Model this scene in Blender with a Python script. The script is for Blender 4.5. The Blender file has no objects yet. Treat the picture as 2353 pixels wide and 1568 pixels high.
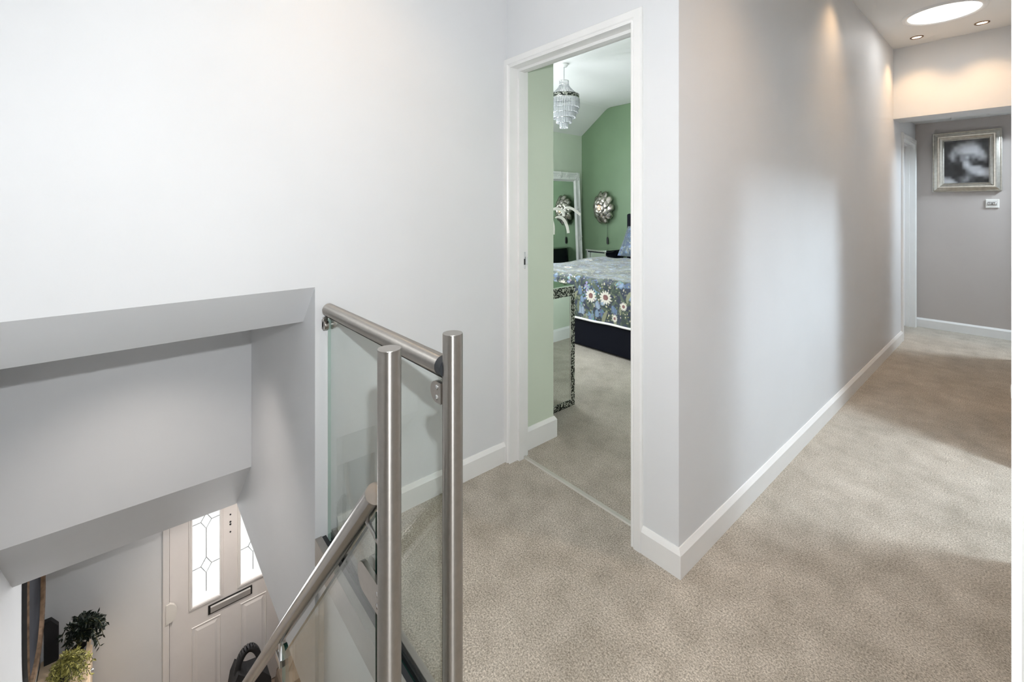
import bpy, bmesh, math, random
import numpy as np
from mathutils import Vector, Matrix

random.seed(7)
rng = np.random.RandomState(11)
R = math.radians
scene = bpy.context.scene
COL = scene.collection

# ------------------------------------------------------------------ camera
EYE = 1.285
cam_d = bpy.data.cameras.new('camera')
cam_d.sensor_width = 36.0
cam_d.lens = 36.0 * 1019.0 / 2353.0
cam_d.shift_y = (477.0 - 784.0) / 2353.0
cam_d.clip_start = 0.02
cam_d.clip_end = 200
cam = bpy.data.objects.new('camera', cam_d)
cam.location = (0, 0, EYE)
cam.rotation_euler = (R(90), 0, math.atan2(1184.5, 1019.0))
COL.objects.link(cam)
scene.camera = cam

# ------------------------------------------------------------------ world, exposure, big lights
w = bpy.data.worlds.new('sky')
scene.world = w
w.use_nodes = True
bgn = w.node_tree.nodes['Background']
bgn.inputs[0].default_value = (0.85, 0.92, 1.0, 1)
bgn.inputs[1].default_value = 1.0
vs = scene.view_settings
vs.view_transform = 'Standard'
vs.look = 'None'
vs.exposure = 0.0
vs.gamma = 1.0
vs.use_curve_mapping = False


def light(name, kind, loc, power, color=(1, 1, 1), rot=(0, 0, 0), **kw):
    d = bpy.data.lights.new(name, kind)
    d.energy = power
    d.color = color
    for k, v in kw.items():
        setattr(d, k, v)
    o = bpy.data.objects.new(name, d)
    o.location = loc
    o.rotation_euler = rot
    COL.objects.link(o)
    return o


DAY = (0.90, 0.95, 1.0)
SKY = (0.78, 0.90, 1.0)
WARM = (1.0, 0.64, 0.34)
# photographer's flash just above the lens
light('camera_flash', 'SPOT', (-0.05, 0.06, 1.42), 76, (0.965, 0.985, 1.0), (R(76), 0, R(61)), shadow_soft_size=0.012, spot_size=R(155), spot_blend=0.7)
# daylight of the roof lights and windows; the bedroom front one is added fill
light('daylight_near_room', 'AREA', (3.24, -0.1, 1.45), 10, DAY, (0, R(90), 0), shape='RECTANGLE', size=1.3, size_y=1.8)
light('rooflight_side_room', 'AREA', (0.68, 3.05, 2.69), 110, SKY, (0, R(18), 0), shape='RECTANGLE', size=0.85, size_y=0.30)
light('rooflight_end_room', 'AREA', (0.60, 6.08, 2.16), 44, SKY, (0, R(18), 0), shape='RECTANGLE', size=0.3, size_y=0.3)
light('fill_bedroom_front', 'AREA', (-2.75, 1.83, 1.5), 30, DAY, (R(90), 0, 0), shape='RECTANGLE', size=0.9, size_y=1.1)  # lamp added to brighten the bedroom walls
light('daylight_bedroom', 'AREA', (-4.62, 3.1, 1.55), 56, DAY, (0, R(-90), 0), shape='RECTANGLE', size=1.2, size_y=1.5)
light('daylight_front_door', 'AREA', (-4.24, 0.63, -1.35), 22, (1, 1, 1), (0, R(-90), 0), shape='RECTANGLE', size=0.9, size_y=0.5)
cy_ = scene.cycles
cy_.max_bounces = 6
cy_.diffuse_bounces = 4
cy_.glossy_bounces = 3
cy_.transmission_bounces = 4
cy_.transparent_max_bounces = 8
cy_.caustics_reflective = False
cy_.caustics_refractive = False
cy_.use_adaptive_sampling = True
cy_.adaptive_threshold = 0.12
cy_.adaptive_min_samples = 12
cy_.use_denoising = True

# ------------------------------------------------------------------ materials
MATS = {}


def new_mat(name):
    m = bpy.data.materials.new(name)
    m.use_nodes = True
    MATS[name] = m
    nt = m.node_tree
    return m, nt, nt.nodes['Principled BSDF']


def nd(nt, t, **kw):
    n = nt.nodes.new(t)
    for k, v in kw.items():
        if isinstance(k, str) and hasattr(n, k):
            setattr(n, k, v)
    return n


def noise(nt, scale, detail=2.0, rough=0.5, coord=None):
    n = nt.nodes.new('ShaderNodeTexNoise')
    n.inputs['Scale'].default_value = scale
    n.inputs['Detail'].default_value = detail
    n.inputs['Roughness'].default_value = rough
    if coord is not None:
        nt.links.new(coord, n.inputs['Vector'])
    return n


def ramp(nt, fac, stops):
    r = nt.nodes.new('ShaderNodeValToRGB')
    els = r.color_ramp.elements
    els[0].position, els[0].color = stops[0][0], (*stops[0][1], 1)
    els[1].position, els[1].color = stops[1][0], (*stops[1][1], 1)
    for p, c in stops[2:]:
        e = els.new(p)
        e.color = (*c, 1)
    nt.links.new(fac, r.inputs[0])
    return r


def bump(nt, bsdf, height, strength, dist):
    b = nt.nodes.new('ShaderNodeBump')
    b.inputs['Strength'].default_value = strength
    b.inputs['Distance'].default_value = dist
    nt.links.new(height, b.inputs['Height'])
    nt.links.new(b.outputs[0], bsdf.inputs['Normal'])


def simple(name, col, rough=0.5, metal=0.0, vary=0.04, scale=6.0, bump_s=0.0, bump_scale=200, spec=None, emit=None, estr=0.0):
    m, nt, b = new_mat(name)
    tc = nt.nodes.new('ShaderNodeTexCoord')
    n = noise(nt, scale, 3, 0.5, tc.outputs['Object'])
    lo = tuple(max(0, c * (1 - vary)) for c in col)
    hi = tuple(min(1, c * (1 + vary)) for c in col)
    r = ramp(nt, n.outputs[0], [(0.35, lo), (0.65, hi)])
    nt.links.new(r.outputs[0], b.inputs['Base Color'])
    b.inputs['Roughness'].default_value = rough
    b.inputs['Metallic'].default_value = metal
    if spec is not None:
        b.inputs['Specular IOR Level'].default_value = spec
    if bump_s:
        n2 = noise(nt, bump_scale, 2, 0.5, tc.outputs['Object'])
        bump(nt, b, n2.outputs[0], bump_s, 0.002)
    if emit:
        b.inputs['Emission Color'].default_value = (*emit, 1)
        b.inputs['Emission Strength'].default_value = estr
    return m


simple('paint', (0.732, 0.744, 0.758), 0.55, vary=0.012, scale=2.5, bump_s=0.04, bump_scale=120, spec=0.3)
simple('taupe_paint', (0.53, 0.485, 0.46), 0.55, vary=0.012, scale=2.5, spec=0.3)
simple('ceiling_paint', (0.83, 0.83, 0.82), 0.7, vary=0.012, scale=2.5, spec=0.2)
simple('gloss_white', (0.84, 0.84, 0.83), 0.32, vary=0.012, scale=8)
simple('door_white', (0.83, 0.80, 0.785), 0.35, vary=0.012, scale=8)
simple('sage_paint', (0.635, 0.705, 0.585), 0.55, vary=0.02, scale=2.5, spec=0.3)
simple('green_paint', (0.205, 0.30, 0.185), 0.45, vary=0.03, scale=2.5, spec=0.3)
simple('hall_floor_wood', (0.30, 0.235, 0.19), 0.45, vary=0.2, scale=9)
simple('black_plastic', (0.012, 0.012, 0.013), 0.4)
simple('black_gloss', (0.010, 0.012, 0.022), 0.25)
simple('black_fabric', (0.018, 0.018, 0.020), 0.85)
simple('rubber', (0.02, 0.022, 0.025), 0.6)
simple('white_plastic', (0.82, 0.80, 0.76), 0.4, vary=0.01)
simple('navy_velvet', (0.004, 0.005, 0.011), 0.6, spec=0.15)
simple('white_plaster', (0.82, 0.83, 0.81), 0.5, vary=0.03, scale=20)
simple('plume', (0.88, 0.88, 0.82), 0.9, vary=0.05, scale=60, bump_s=0.6, bump_scale=260)
simple('vase_ceramic', (0.70, 0.70, 0.68), 0.25)
simple('leaf_dark', (0.014, 0.024, 0.016), 0.45, vary=0.5, scale=25)
simple('leaf_yellow', (0.36, 0.34, 0.10), 0.5, vary=0.35, scale=30)
simple('stem_green', (0.10, 0.10, 0.04), 0.6)
simple('pot_black', (0.02, 0.018, 0.016), 0.5)
simple('cabinet_cream', (0.78, 0.62, 0.44), 0.45, vary=0.04)
simple('bronze_frame', (0.30, 0.20, 0.13), 0.42, metal=0.5, vary=0.35, scale=25)
simple('silver_leaf', (0.62, 0.59, 0.53), 0.30, metal=0.85, vary=0.08, scale=40)
simple('petal_metal', (0.58, 0.53, 0.49), 0.27, metal=1.0, vary=0.3, scale=16)
simple('satin_silver', (0.72, 0.71, 0.70), 0.38, metal=0.6, vary=0.02)
simple('chrome', (0.80, 0.80, 0.80), 0.12, metal=1.0, vary=0.02)
simple('white_piping', (0.86, 0.85, 0.83), 0.8)
simple('painted_reflection', (0.060, 0.064, 0.078), 0.6, vary=0.5, scale=2.2, spec=0.15)  # dark reflection in the hall mirror, put into the colour
simple('taupe_bag', (0.22, 0.17, 0.13), 0.6, vary=0.15)
simple('came_lead', (0.34, 0.34, 0.35), 0.6, vary=0.05)
simple('threshold_metal', (0.62, 0.60, 0.55), 0.4, metal=0.5)
simple('grey_satin', (0.40, 0.39, 0.38), 0.4, metal=0.2)


def emitter(name, col, strength):
    m, nt, b = new_mat(name)
    b.inputs['Base Color'].default_value = (0.08, 0.08, 0.08, 1)
    b.inputs['Emission Color'].default_value = (*col, 1)
    b.inputs['Emission Strength'].default_value = strength
    b.inputs['Roughness'].default_value = 0.3


emitter('tunnel_and_fill_glow', (1.0, 0.98, 0.95), 2.2)
emitter('downlight_glow', (1.0, 0.86, 0.68), 5.0)
emitter('door_glass_glow', (0.97, 1.0, 0.99), 1.02)
emitter('bulb_glow', (1.0, 0.80, 0.55), 1.6)


def steel(name, col, rough, aniso=0.0):
    m, nt, b = new_mat(name)
    tc = nt.nodes.new('ShaderNodeTexCoord')
    n = noise(nt, 60.0, 3, 0.6, tc.outputs['Object'])
    r = ramp(nt, n.outputs[0], [(0.3, tuple(c * 0.95 for c in col)), (0.7, tuple(min(1, c * 1.04) for c in col))])
    nt.links.new(r.outputs[0], b.inputs['Base Color'])
    b.inputs['Metallic'].default_value = 1.0
    b.inputs['Roughness'].default_value = rough
    if aniso:
        tg = nt.nodes.new('ShaderNodeTangent'); tg.direction_type = 'UV_MAP'
        b.inputs['Anisotropic'].default_value = aniso
        b.inputs['Anisotropic Rotation'].default_value = 0.25
        nt.links.new(tg.outputs[0], b.inputs['Tangent'])


steel('brushed_steel', (0.46, 0.435, 0.405), 0.28)
steel('brushed_tube', (0.46, 0.435, 0.405), 0.36, 0.95)
steel('polished_steel', (0.47, 0.45, 0.43), 0.22, 0.7)
steel('channel_metal', (0.46, 0.43, 0.40), 0.34)


def tube_uv(o, axis, org):
    """u runs round the tube, v along it (gives the brushed metal its grain direction)"""
    me = o.data
    ax = Vector(axis).normalized(); org = Vector(org)
    up = Vector((0, 0, 1)) if abs(ax.z) < 0.9 else Vector((1, 0, 0))
    e1 = ax.cross(up).normalized(); e2 = ax.cross(e1)
    uvl = me.uv_layers.new(name='grain')
    for p in me.polygons:
        c = Vector(p.center) - org
        a0 = math.atan2(c.dot(e2), c.dot(e1))
        for li in p.loop_indices:
            d = Vector(me.vertices[me.loops[li].vertex_index].co) - org
            a = math.atan2(d.dot(e2), d.dot(e1))
            while a - a0 > math.pi: a -= 2 * math.pi
            while a - a0 < -math.pi: a += 2 * math.pi
            uvl.data[li].uv = (a / (2 * math.pi), d.dot(ax))
    return o


def carpet():
    m, nt, b = new_mat('carpet')
    tc = nt.nodes.new('ShaderNodeTexCoord')
    co = tc.outputs['Object']
    fine = noise(nt, 185, 4, 0.85, co)
    mid = noise(nt, 9, 4, 0.6, co)
    big = noise(nt, 2.2, 3, 0.55, co)
    rf = ramp(nt, fine.outputs[0], [(0.36, (0.20, 0.172, 0.135)), (0.50, (0.495, 0.445, 0.375)), (0.64, (0.82, 0.76, 0.67))])
    rm = ramp(nt, mid.outputs[0], [(0.30, (0.80, 0.785, 0.76)), (0.68, (1.07, 1.07, 1.07))])
    rb = ramp(nt, big.outputs[0], [(0.34, (0.86, 0.86, 0.85)), (0.64, (1.06, 1.06, 1.06))])
    m1 = nt.nodes.new('ShaderNodeMix'); m1.data_type = 'RGBA'; m1.blend_type = 'MULTIPLY'; m1.inputs[0].default_value = 1
    m2 = nt.nodes.new('ShaderNodeMix'); m2.data_type = 'RGBA'; m2.blend_type = 'MULTIPLY'; m2.inputs[0].default_value = 1
    nt.links.new(rf.outputs[0], m1.inputs[6]); nt.links.new(rm.outputs[0], m1.inputs[7])
    nt.links.new(m1.outputs[2], m2.inputs[6]); nt.links.new(rb.outputs[0], m2.inputs[7])
    nt.links.new(m2.outputs[2], b.inputs['Base Color'])
    b.inputs['Roughness'].default_value = 0.95
    b.inputs['Specular IOR Level'].default_value = 0.1
    b.inputs['Sheen Weight'].default_value = 0.25
    bump(nt, b, fine.outputs[0], 0.7, 0.004)


carpet()


def glass_mats():
    m = bpy.data.materials.new('clear_glass'); m.use_nodes = True
    MATS['clear_glass'] = m
    nt = m.node_tree
    nt.nodes.clear()
    out = nt.nodes.new('ShaderNodeOutputMaterial')
    tr = nt.nodes.new('ShaderNodeBsdfTransparent'); tr.inputs[0].default_value = (0.955, 0.980, 0.970, 1)
    gl = nt.nodes.new('ShaderNodeBsdfGlossy'); gl.inputs['Roughness'].default_value = 0.02
    lw = nt.nodes.new('ShaderNodeLayerWeight'); lw.inputs[0].default_value = 0.5
    pw = nt.nodes.new('ShaderNodeMath'); pw.operation = 'POWER'; pw.inputs[1].default_value = 5.0
    nt.links.new(lw.outputs['Facing'], pw.inputs[0])
    fr = nt.nodes.new('ShaderNodeMath'); fr.operation = 'MULTIPLY_ADD'; fr.inputs[1].default_value = 0.9; fr.inputs[2].default_value = 0.03
    nt.links.new(pw.outputs[0], fr.inputs[0])
    mx = nt.nodes.new('ShaderNodeMixShader')
    nt.links.new(fr.outputs[0], mx.inputs[0]); nt.links.new(tr.outputs[0], mx.inputs[1]); nt.links.new(gl.outputs[0], mx.inputs[2])
    nt.links.new(mx.outputs[0], out.inputs[0])
    simple('glass_edge', (0.008, 0.035, 0.026), 0.15)
    simple('glass_edge_pale', (0.42, 0.55, 0.50), 0.2)
    m, nt, b = new_mat('mirror_glass')
    b.inputs['Base Color'].default_value = (0.80, 0.85, 0.82, 1)
    b.inputs['Metallic'].default_value = 1
    b.inputs['Roughness'].default_value = 0.015
    m, nt, b = new_mat('crystal')
    b.inputs['Base Color'].default_value = (0.62, 0.64, 0.66, 1)
    b.inputs['Roughness'].default_value = 0.12
    b.inputs['Specular IOR Level'].default_value = 1.0
    b.inputs['Alpha'].default_value = 0.6


glass_mats()


def mosaic():
    m, nt, b = new_mat('mosaic')
    tc = nt.nodes.new('ShaderNodeTexCoord')
    v = nt.nodes.new('ShaderNodeTexVoronoi'); v.inputs['Scale'].default_value = 135
    nt.links.new(tc.outputs['Object'], v.inputs['Vector'])
    sep = nt.nodes.new('ShaderNodeSeparateColor')
    nt.links.new(v.outputs['Color'], sep.inputs[0])
    r = ramp(nt, sep.outputs[0], [(0.50, (0.012, 0.016, 0.013)), (0.62, (0.50, 0.52, 0.45)), (0.56, (0.10, 0.11, 0.09))])
    r.color_ramp.interpolation = 'CONSTANT'
    nt.links.new(r.outputs[0], b.inputs['Base Color'])
    b.inputs['Roughness'].default_value = 0.2
    b.inputs['Metallic'].default_value = 0.3


mosaic()


def attr_mat(name, rough, sheen=0.0):
    m, nt, b = new_mat(name)
    a = nt.nodes.new('ShaderNodeAttribute'); a.attribute_name = 'print'
    nt.links.new(a.outputs['Color'], b.inputs['Base Color'])
    b.inputs['Roughness'].default_value = rough
    b.inputs['Sheen Weight'].default_value = sheen


attr_mat('floral_print', 0.5, 0.38)
attr_mat('photo_print', 0.35)


# ------------------------------------------------------------------ mesh helpers
class MB:
    def __init__(self):
        self.v, self.f, self.mi, self.sm = [], [], [], []

    def add(self, vs, fs, mi=0, smooth=False):
        o = len(self.v)
        self.v += [tuple(p) for p in vs]
        for f in fs:
            self.f.append(tuple(i + o for i in f))
            self.mi.append(mi)
            self.sm.append(smooth)
        return self

    def box(self, x0, x1, y0, y1, z0, z1, mi=0):
        x0, x1 = min(x0, x1), max(x0, x1); y0, y1 = min(y0, y1), max(y0, y1); z0, z1 = min(z0, z1), max(z0, z1)
        v = [(x0, y0, z0), (x1, y0, z0), (x1, y1, z0), (x0, y1, z0), (x0, y0, z1), (x1, y0, z1), (x1, y1, z1), (x0, y1, z1)]
        f = [(0, 3, 2, 1), (4, 5, 6, 7), (0, 1, 5, 4), (1, 2, 6, 5), (2, 3, 7, 6), (3, 0, 4, 7)]
        return self.add(v, f, mi)

    def prism(self, poly, axis, a, b, mi=0, smooth=False):
        """poly in the two other axes (cyclic order kept), extruded along axis from a to b"""
        n = len(poly)

        def P(p, t):
            if axis == 'x': return (t, p[0], p[1])
            if axis == 'y': return (p[0], t, p[1])
            return (p[0], p[1], t)
        v = [P(p, a) for p in poly] + [P(p, b) for p in poly]
        f = [tuple(range(n)), tuple(range(2 * n - 1, n - 1, -1))]
        self.add(v, f, mi)
        self.add(v, [(i, (i + 1) % n, (i + 1) % n + n, i + n) for i in range(n)], mi, smooth)
        return self

    def tube(self, pts, r, n=12, caps=True, mi=0, smooth=True):
        pts = [Vector(p) for p in pts]
        rs = r if isinstance(r, (list, tuple)) else [r] * len(pts)
        rings = []
        t0 = (pts[1] - pts[0]).normalized()
        up = Vector((0, 0, 1)) if abs(t0.z) < 0.9 else Vector((1, 0, 0))
        nx = t0.cross(up).normalized()
        for i, p in enumerate(pts):
            if i == 0: t = pts[1] - pts[0]
            elif i == len(pts) - 1: t = pts[-1] - pts[-2]
            else: t = pts[i + 1] - pts[i - 1]
            t.normalize()
            nx = (nx - t * nx.dot(t)).normalized()
            ny = t.cross(nx)
            rings.append([p + (nx * math.cos(2 * math.pi * k / n) + ny * math.sin(2 * math.pi * k / n)) * rs[i] for k in range(n)])
        v = [q for ring in rings for q in ring]
        f = []
        for i in range(len(pts) - 1):
            for k in range(n):
                f.append((i * n + k, i * n + (k + 1) % n, (i + 1) * n + (k + 1) % n, (i + 1) * n + k))
        self.add(v, f, mi, smooth)
        if caps:
            self.add(rings[0], [tuple(range(n - 1, -1, -1))], mi)
            self.add(rings[-1], [tuple(range(n))], mi)
        return self

    def lathe(self, prof, c=(0, 0, 0), n=24, mi=0, smooth=True, axis='z'):
        v = []
        for r, z in prof:
            for k in range(n):
                a = 2 * math.pi * k / n
                if axis == 'z': v.append((c[0] + r * math.cos(a), c[1] + r * math.sin(a), c[2] + z))
                elif axis == 'x': v.append((c[0] + z, c[1] + r * math.cos(a), c[2] + r * math.sin(a)))
                else: v.append((c[0] + r * math.cos(a), c[1] + z, c[2] + r * math.sin(a)))
        f = []
        for i in range(len(prof) - 1):
            for k in range(n):
                f.append((i * n + k, i * n + (k + 1) % n, (i + 1) * n + (k + 1) % n, (i + 1) * n + k))
        return self.add(v, f, mi, smooth)

    def sweep(self, path, sec, side, to3, closed=False, mi=0):
        """sweep a section (u outwards on the given side, v) along a 2D path with mitred corners; to3(a, b, v) -> 3D"""
        n = len(path)
        P = [Vector((p[0], p[1])) for p in path]
        rings = []
        for i in range(n):
            ns = []
            if i > 0 or closed:
                t = (P[i] - P[i - 1]).normalized(); ns.append(Vector((-t.y, t.x)) * side)
            if i < n - 1 or closed:
                t = (P[(i + 1) % n] - P[i]).normalized(); ns.append(Vector((-t.y, t.x)) * side)
            if len(ns) == 2:
                b = (ns[0] + ns[1]).normalized(); k = 1.0 / max(0.3, b.dot(ns[0]))
            else:
                b = ns[0]; k = 1.0
            rings.append([to3(P[i].x + b.x * u * k, P[i].y + b.y * u * k, v) for u, v in sec])
        m = len(sec)
        vv = [q for r in rings for q in r]
        ff = []
        for i in range(n if closed else n - 1):
            j = (i + 1) % n
            for k in range(m):
                ff.append((i * m + k, i * m + (k + 1) % m, j * m + (k + 1) % m, j * m + k))
        if not closed:
            ff.append(tuple(range(m))); ff.append(tuple(range(n * m - 1, (n - 1) * m - 1, -1)))
        return self.add(vv, ff, mi)

    def build(self, name, mats, parent=None, fix=True, bevel=0.0):
        me = bpy.data.meshes.new(name)
        me.from_pydata(self.v, [], self.f)
        if not isinstance(mats, (list, tuple)): mats = [mats]
        for m in mats: me.materials.append(MATS[m])
        me.polygons.foreach_set('material_index', self.mi)
        me.polygons.foreach_set('use_smooth', self.sm)
        if fix:
            bm = bmesh.new(); bm.from_mesh(me)
            bmesh.ops.recalc_face_normals(bm, faces=bm.faces)
            bm.to_mesh(me); bm.free()
        me.update()
        o = bpy.data.objects.new(name, me)
        COL.objects.link(o)
        if parent is not None:
            o.parent = parent
            o.matrix_parent_inverse = Matrix.Translation(-Vector(parent.location))
        if bevel:
            b = o.modifiers.new('bevel', 'BEVEL'); b.width = bevel; b.segments = 2; b.limit_method = 'ANGLE'
        return o


def tag(o, label, cat, group=None):
    o['label'] = label
    o['category'] = cat
    if group: o['group'] = group
    return o


def thing(name, loc, label, cat, group=None):
    o = bpy.data.objects.new(name, None)
    o.empty_display_size = 0.05
    o.location = loc
    COL.objects.link(o)
    bpy.context.view_layer.update()
    return tag(o, label, cat, group)


def struct(o, label=None):
    o['kind'] = 'structure'
    if label: o['label'] = label
    return o


# ------------------------------------------------------------------ layout constants (metres)
XL = -1.731       # landing left wall
YD = 1.451        # wall with the bedroom door
XC = -0.794       # corridor left wall
XR = 0.0115       # corridor right wall
CEIL = 2.72
YB0, YB1, ZB = 5.25, 5.545, 2.087   # bulkhead beam across the corridor
YE = 6.455        # end wall
YS = 0.521        # stairwell right wall
YSL = -0.455      # stairwell left wall
XF = -4.30        # front door plane
HZ = -2.85        # hall floor
HC = -0.63        # hall ceiling
DX0, DX1, DH = -1.69, -0.982, 1.987  # bedroom door opening
BXL, BYF, BYN, BXR = -4.42, 5.20, 1.80, -0.894  # bedroom: left, far, near, right

# ------------------------------------------------------------------ the setting
# floors
struct(MB().box(XL, 3.3, YS + 0.07, YD, -0.03, 0).box(-0.80, 3.3, -1.2, YS + 0.07, -0.03, 0)
       .box(XC, 3.3, YD, 6.9, -0.03, 0).box(-1.8, XC, 5.6, 6.9, -0.03, 0)
       .build('floor', 'carpet'), 'thick beige carpet of the landing and corridor')
struct(MB().box(DX0 - 0.05, XC, YD, 1.80, -0.03, 0).box(BXL - 0.2, BXR, 1.80, BYF, -0.03, 0).build('floor_bedroom', 'carpet'),
       'thick beige carpet of the bedroom')
struct(MB().box(XF - 0.1, 0.2, YSL - 0.1, 2.4, HZ - 0.05, HZ).build('floor_hall', 'hall_floor_wood'), 'brown floor of the hall below')

# ceilings
struct(MB().box(XL - 0.1, 3.4, -1.3, YB0, CEIL, CEIL + 0.1).build('ceiling', 'ceiling_paint'), 'flat white ceiling of landing and corridor')
struct(MB().box(-1.9, 3.4, YB1, 6.9, 2.185, 2.285).build('ceiling_end', 'ceiling_paint'), 'low ceiling beyond the corridor beam')
struct(MB().box(XF - 0.1, 0.2, YS + 0.1, 2.4, HC, HC + 0.1).build('ceiling_hall', 'ceiling_paint'), 'hall ceiling under the landing')
# bedroom ceiling: flat, then sloping down to the left wall
sl = []
for i in range(9):
    t = i / 8.0
    sl.append((-3.90 - 0.16 * t, CEIL - 0.105 * t * t))
prof = [(BXR + 0.05, CEIL)] + sl + [(BXL - 0.02, 2.355), (BXL - 0.02, CEIL + 0.15), (BXR + 0.05, CEIL + 0.15)]
prof = [(BXR + 0.05, CEIL), (-3.88, CEIL), (-3.94, CEIL - 0.012), (-3.985, CEIL - 0.04), (BXL - 0.02, 2.355), (BXL - 0.02, CEIL + 0.15), (BXR + 0.05, CEIL + 0.15)]
struct(MB().prism(prof, 'y', YD + 0.05, BYF + 0.05).build('ceiling_bedroom', 'ceiling_paint'), 'white bedroom ceiling sloping down at the left')

# landing left wall, with the stair opening cut below a sloping bulkhead
wl = MB().box(XL - 0.15, XL, YS, YD + 0.05, HC, CEIL)
wl.prism([(XL, 0.988), (XL - 0.15, 0.83), (-3.0, 0.83), (-3.0, CEIL), (XL, CEIL)], 'y', YSL, YS)
struct(wl.build('wall_left', 'paint'), 'tall white landing wall over the stairs')
# far stairwell wall with the lower sloping bulkhead and hall ceiling
struct(MB().prism([(-2.88, 0.83), (-2.88, -0.19), (-3.36, -0.645), (XF - 0.1, -0.645), (XF - 0.1, 0.83)], 'y', YSL, YS)
       .build('wall_stairwell', 'paint'), 'white stairwell wall with sloping lower bulkhead')
struct(MB().box(XF - 0.1, XL - 0.15, YS, YS + 0.1, HC, 0.95).build('wall_stair_right', 'paint'), 'white side wall of the stairwell')
struct(MB().box(XF - 0.1, XR + 0.1, YSL - 0.1, YSL, HZ, CEIL).build('wall_stair_left', 'paint'), 'white wall on the near side of the stairs')
# landing edge below the carpet
struct(MB().box(XL, -0.80, YS + 0.012, YS + 0.10, HC, -0.03).box(-0.80, -0.72, YSL, YS + 0.1, HC, -0.03)
       .build('trim_1', 'gloss_white'), 'white board facing the landing edge')
# wall with bedroom door
wd = MB().box(XL - 0.05, DX0 - 0.027, YD, YD + 0.1, 0, CEIL).box(DX1 + 0.027, XC, YD, YD + 0.1, 0, CEIL).box(DX0 - 0.027, DX1 + 0.027, YD, YD + 0.1, DH + 0.027, CEIL)
struct(wd.build('wall_back', 'paint'), 'white wall around the bedroom doorway')
# corridor left wall
CD0, CD1, CDH = 5.68, 6.36, 1.955
wc = MB().box(XC - 0.1, XC, YD + 0.1, CD0 - 0.023, 0, CEIL).box(XC - 0.1, XC, CD1 + 0.023, YE, 0, CEIL).box(XC - 0.1, XC, CD0 - 0.023, CD1 + 0.023, CDH + 0.023, CEIL)
struct(wc.build('wall_corridor', 'paint'), 'long pale corridor wall')
struct(MB().box(XC - 0.1, XR + 0.1, YB0, YB1, ZB, CEIL).build('wall_beam', 'paint'), 'beam wall across the corridor')
struct(MB().box(XC - 0.1, 3.4, YE, YE + 0.1, 0, 2.4).build('wall_end', 'taupe_paint'), 'grey end wall of the corridor')
# corridor right wall with three doorways
A0, A1, B0, B1, C0, C1 = -0.40, 0.30, 2.44, 3.27, 5.68, 6.40
wr = MB()
for y0, y1 in ((-0.455, A0), (A1, B0), (B1, C0), (C1, YE)):
    wr.box(XR, XR + 0.1, y0 + (0.017 if y0 > -0.4 else 0), y1 - (0.017 if y1 < YE else 0), 0, CEIL)
for y0, y1 in ((A0, A1), (B0, B1), (C0, C1)):
    wr.box(XR, XR + 0.1, y0 - 0.017, y1 + 0.017, 2.037, CEIL)
struct(wr.build('wall_right', 'paint'), 'corridor right wall with doorways')
# rooms on the right (daylight enters the corridor through them)
rm = MB()
for y0, y1 in ((-1.3, -1.2), (1.6, 1.7), (4.2, 4.3)):
    rm.box(XR + 0.1, 3.3, y0, y1, 0, CEIL)
ys = [(-1.3, -1.0), (0.8, 2.18), (3.58, 5.5), (6.5, 6.9)]
for y0, y1 in ys:
    rm.box(3.3, 3.4, y0, y1, 0, CEIL)
for y0, y1 in ((-1.0, 0.8), (2.18, 3.58), (5.5, 6.5)):
    rm.box(3.3, 3.4, y0, y1, 0, 0.8); rm.box(3.3, 3.4, y0, y1, 2.1, CEIL)
struct(rm.build('wall_rooms', 'paint'), 'walls of the rooms right of the corridor')
for i, (y0, y1) in enumerate(((-1.0, 0.8), (2.18, 3.58), (5.5, 6.5))):
    fm = MB()
    fm.box(3.32, 3.38, y0, y0 + 0.06, 0.8, 2.1).box(3.32, 3.38, y1 - 0.06, y1, 0.8, 2.1).box(3.32, 3.38, y0, y1, 0.8, 0.86).box(3.32, 3.38, y0, y1, 2.04, 2.1)
    fm.box(3.33, 3.37, (y0 + y1) / 2 - 0.03, (y0 + y1) / 2 + 0.03, 0.8, 2.1)
    o = struct(fm.build('window_%d' % (i + 1), 'gloss_white'), 'white framed window of a side room')
    MB().box(3.345, 3.35, y0 + 0.06, y1 - 0.06, 0.86, 2.04).build('pane', 'clear_glass', o)

# bedroom walls
struct(MB().box(DX0 - 0.046, DX0 - 0.146, YD + 0.1, BYN, 0, CEIL).box(BXL - 0.1, -3.25, BYN - 0.1, BYN, 0, CEIL).box(-2.25, DX0 - 0.146, BYN - 0.1, BYN, 0, CEIL).box(-3.25, -2.25, BYN - 0.1, BYN, 0, 0.9).box(-3.25, -2.25, BYN - 0.1, BYN, 2.1, CEIL)
       .build('wall_bedroom_near', 'sage_paint'), 'pale sage wall just inside the bedroom door')
struct(MB().box(BXL - 0.1, BXR, BYF, BYF + 0.1, 0, CEIL).build('wall_bedroom_far', 'green_paint'), 'green bedroom wall behind the bed')
bw0, bw1, bz0, bz1 = 2.3, 3.9, 0.92, 2.15
wb = MB()
for y0, y1 in ((BYN - 0.1, bw0), (bw1, BYF + 0.1)):
    wb.box(BXL - 0.22, BXL, y0, y1, 0, CEIL)
wb.box(BXL - 0.22, BXL, bw0, bw1, 0, bz0).box(BXL - 0.22, BXL, bw0, bw1, bz1, CEIL)
struct(wb.build('wall_bedroom_left', 'sage_paint'), 'sage green left wall of the bedroom')
fm = MB()
fm.box(-4.60, -4.55, bw0, bw0 + .06, bz0, bz1).box(-4.60, -4.55, bw1 - .06, bw1, bz0, bz1).box(-4.60, -4.55, bw0, bw1, bz0, bz0 + .06).box(-4.60, -4.55, bw0, bw1, bz1 - .06, bz1)
o = struct(fm.build('window_4', 'gloss_white'), 'white bedroom window frame')
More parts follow.
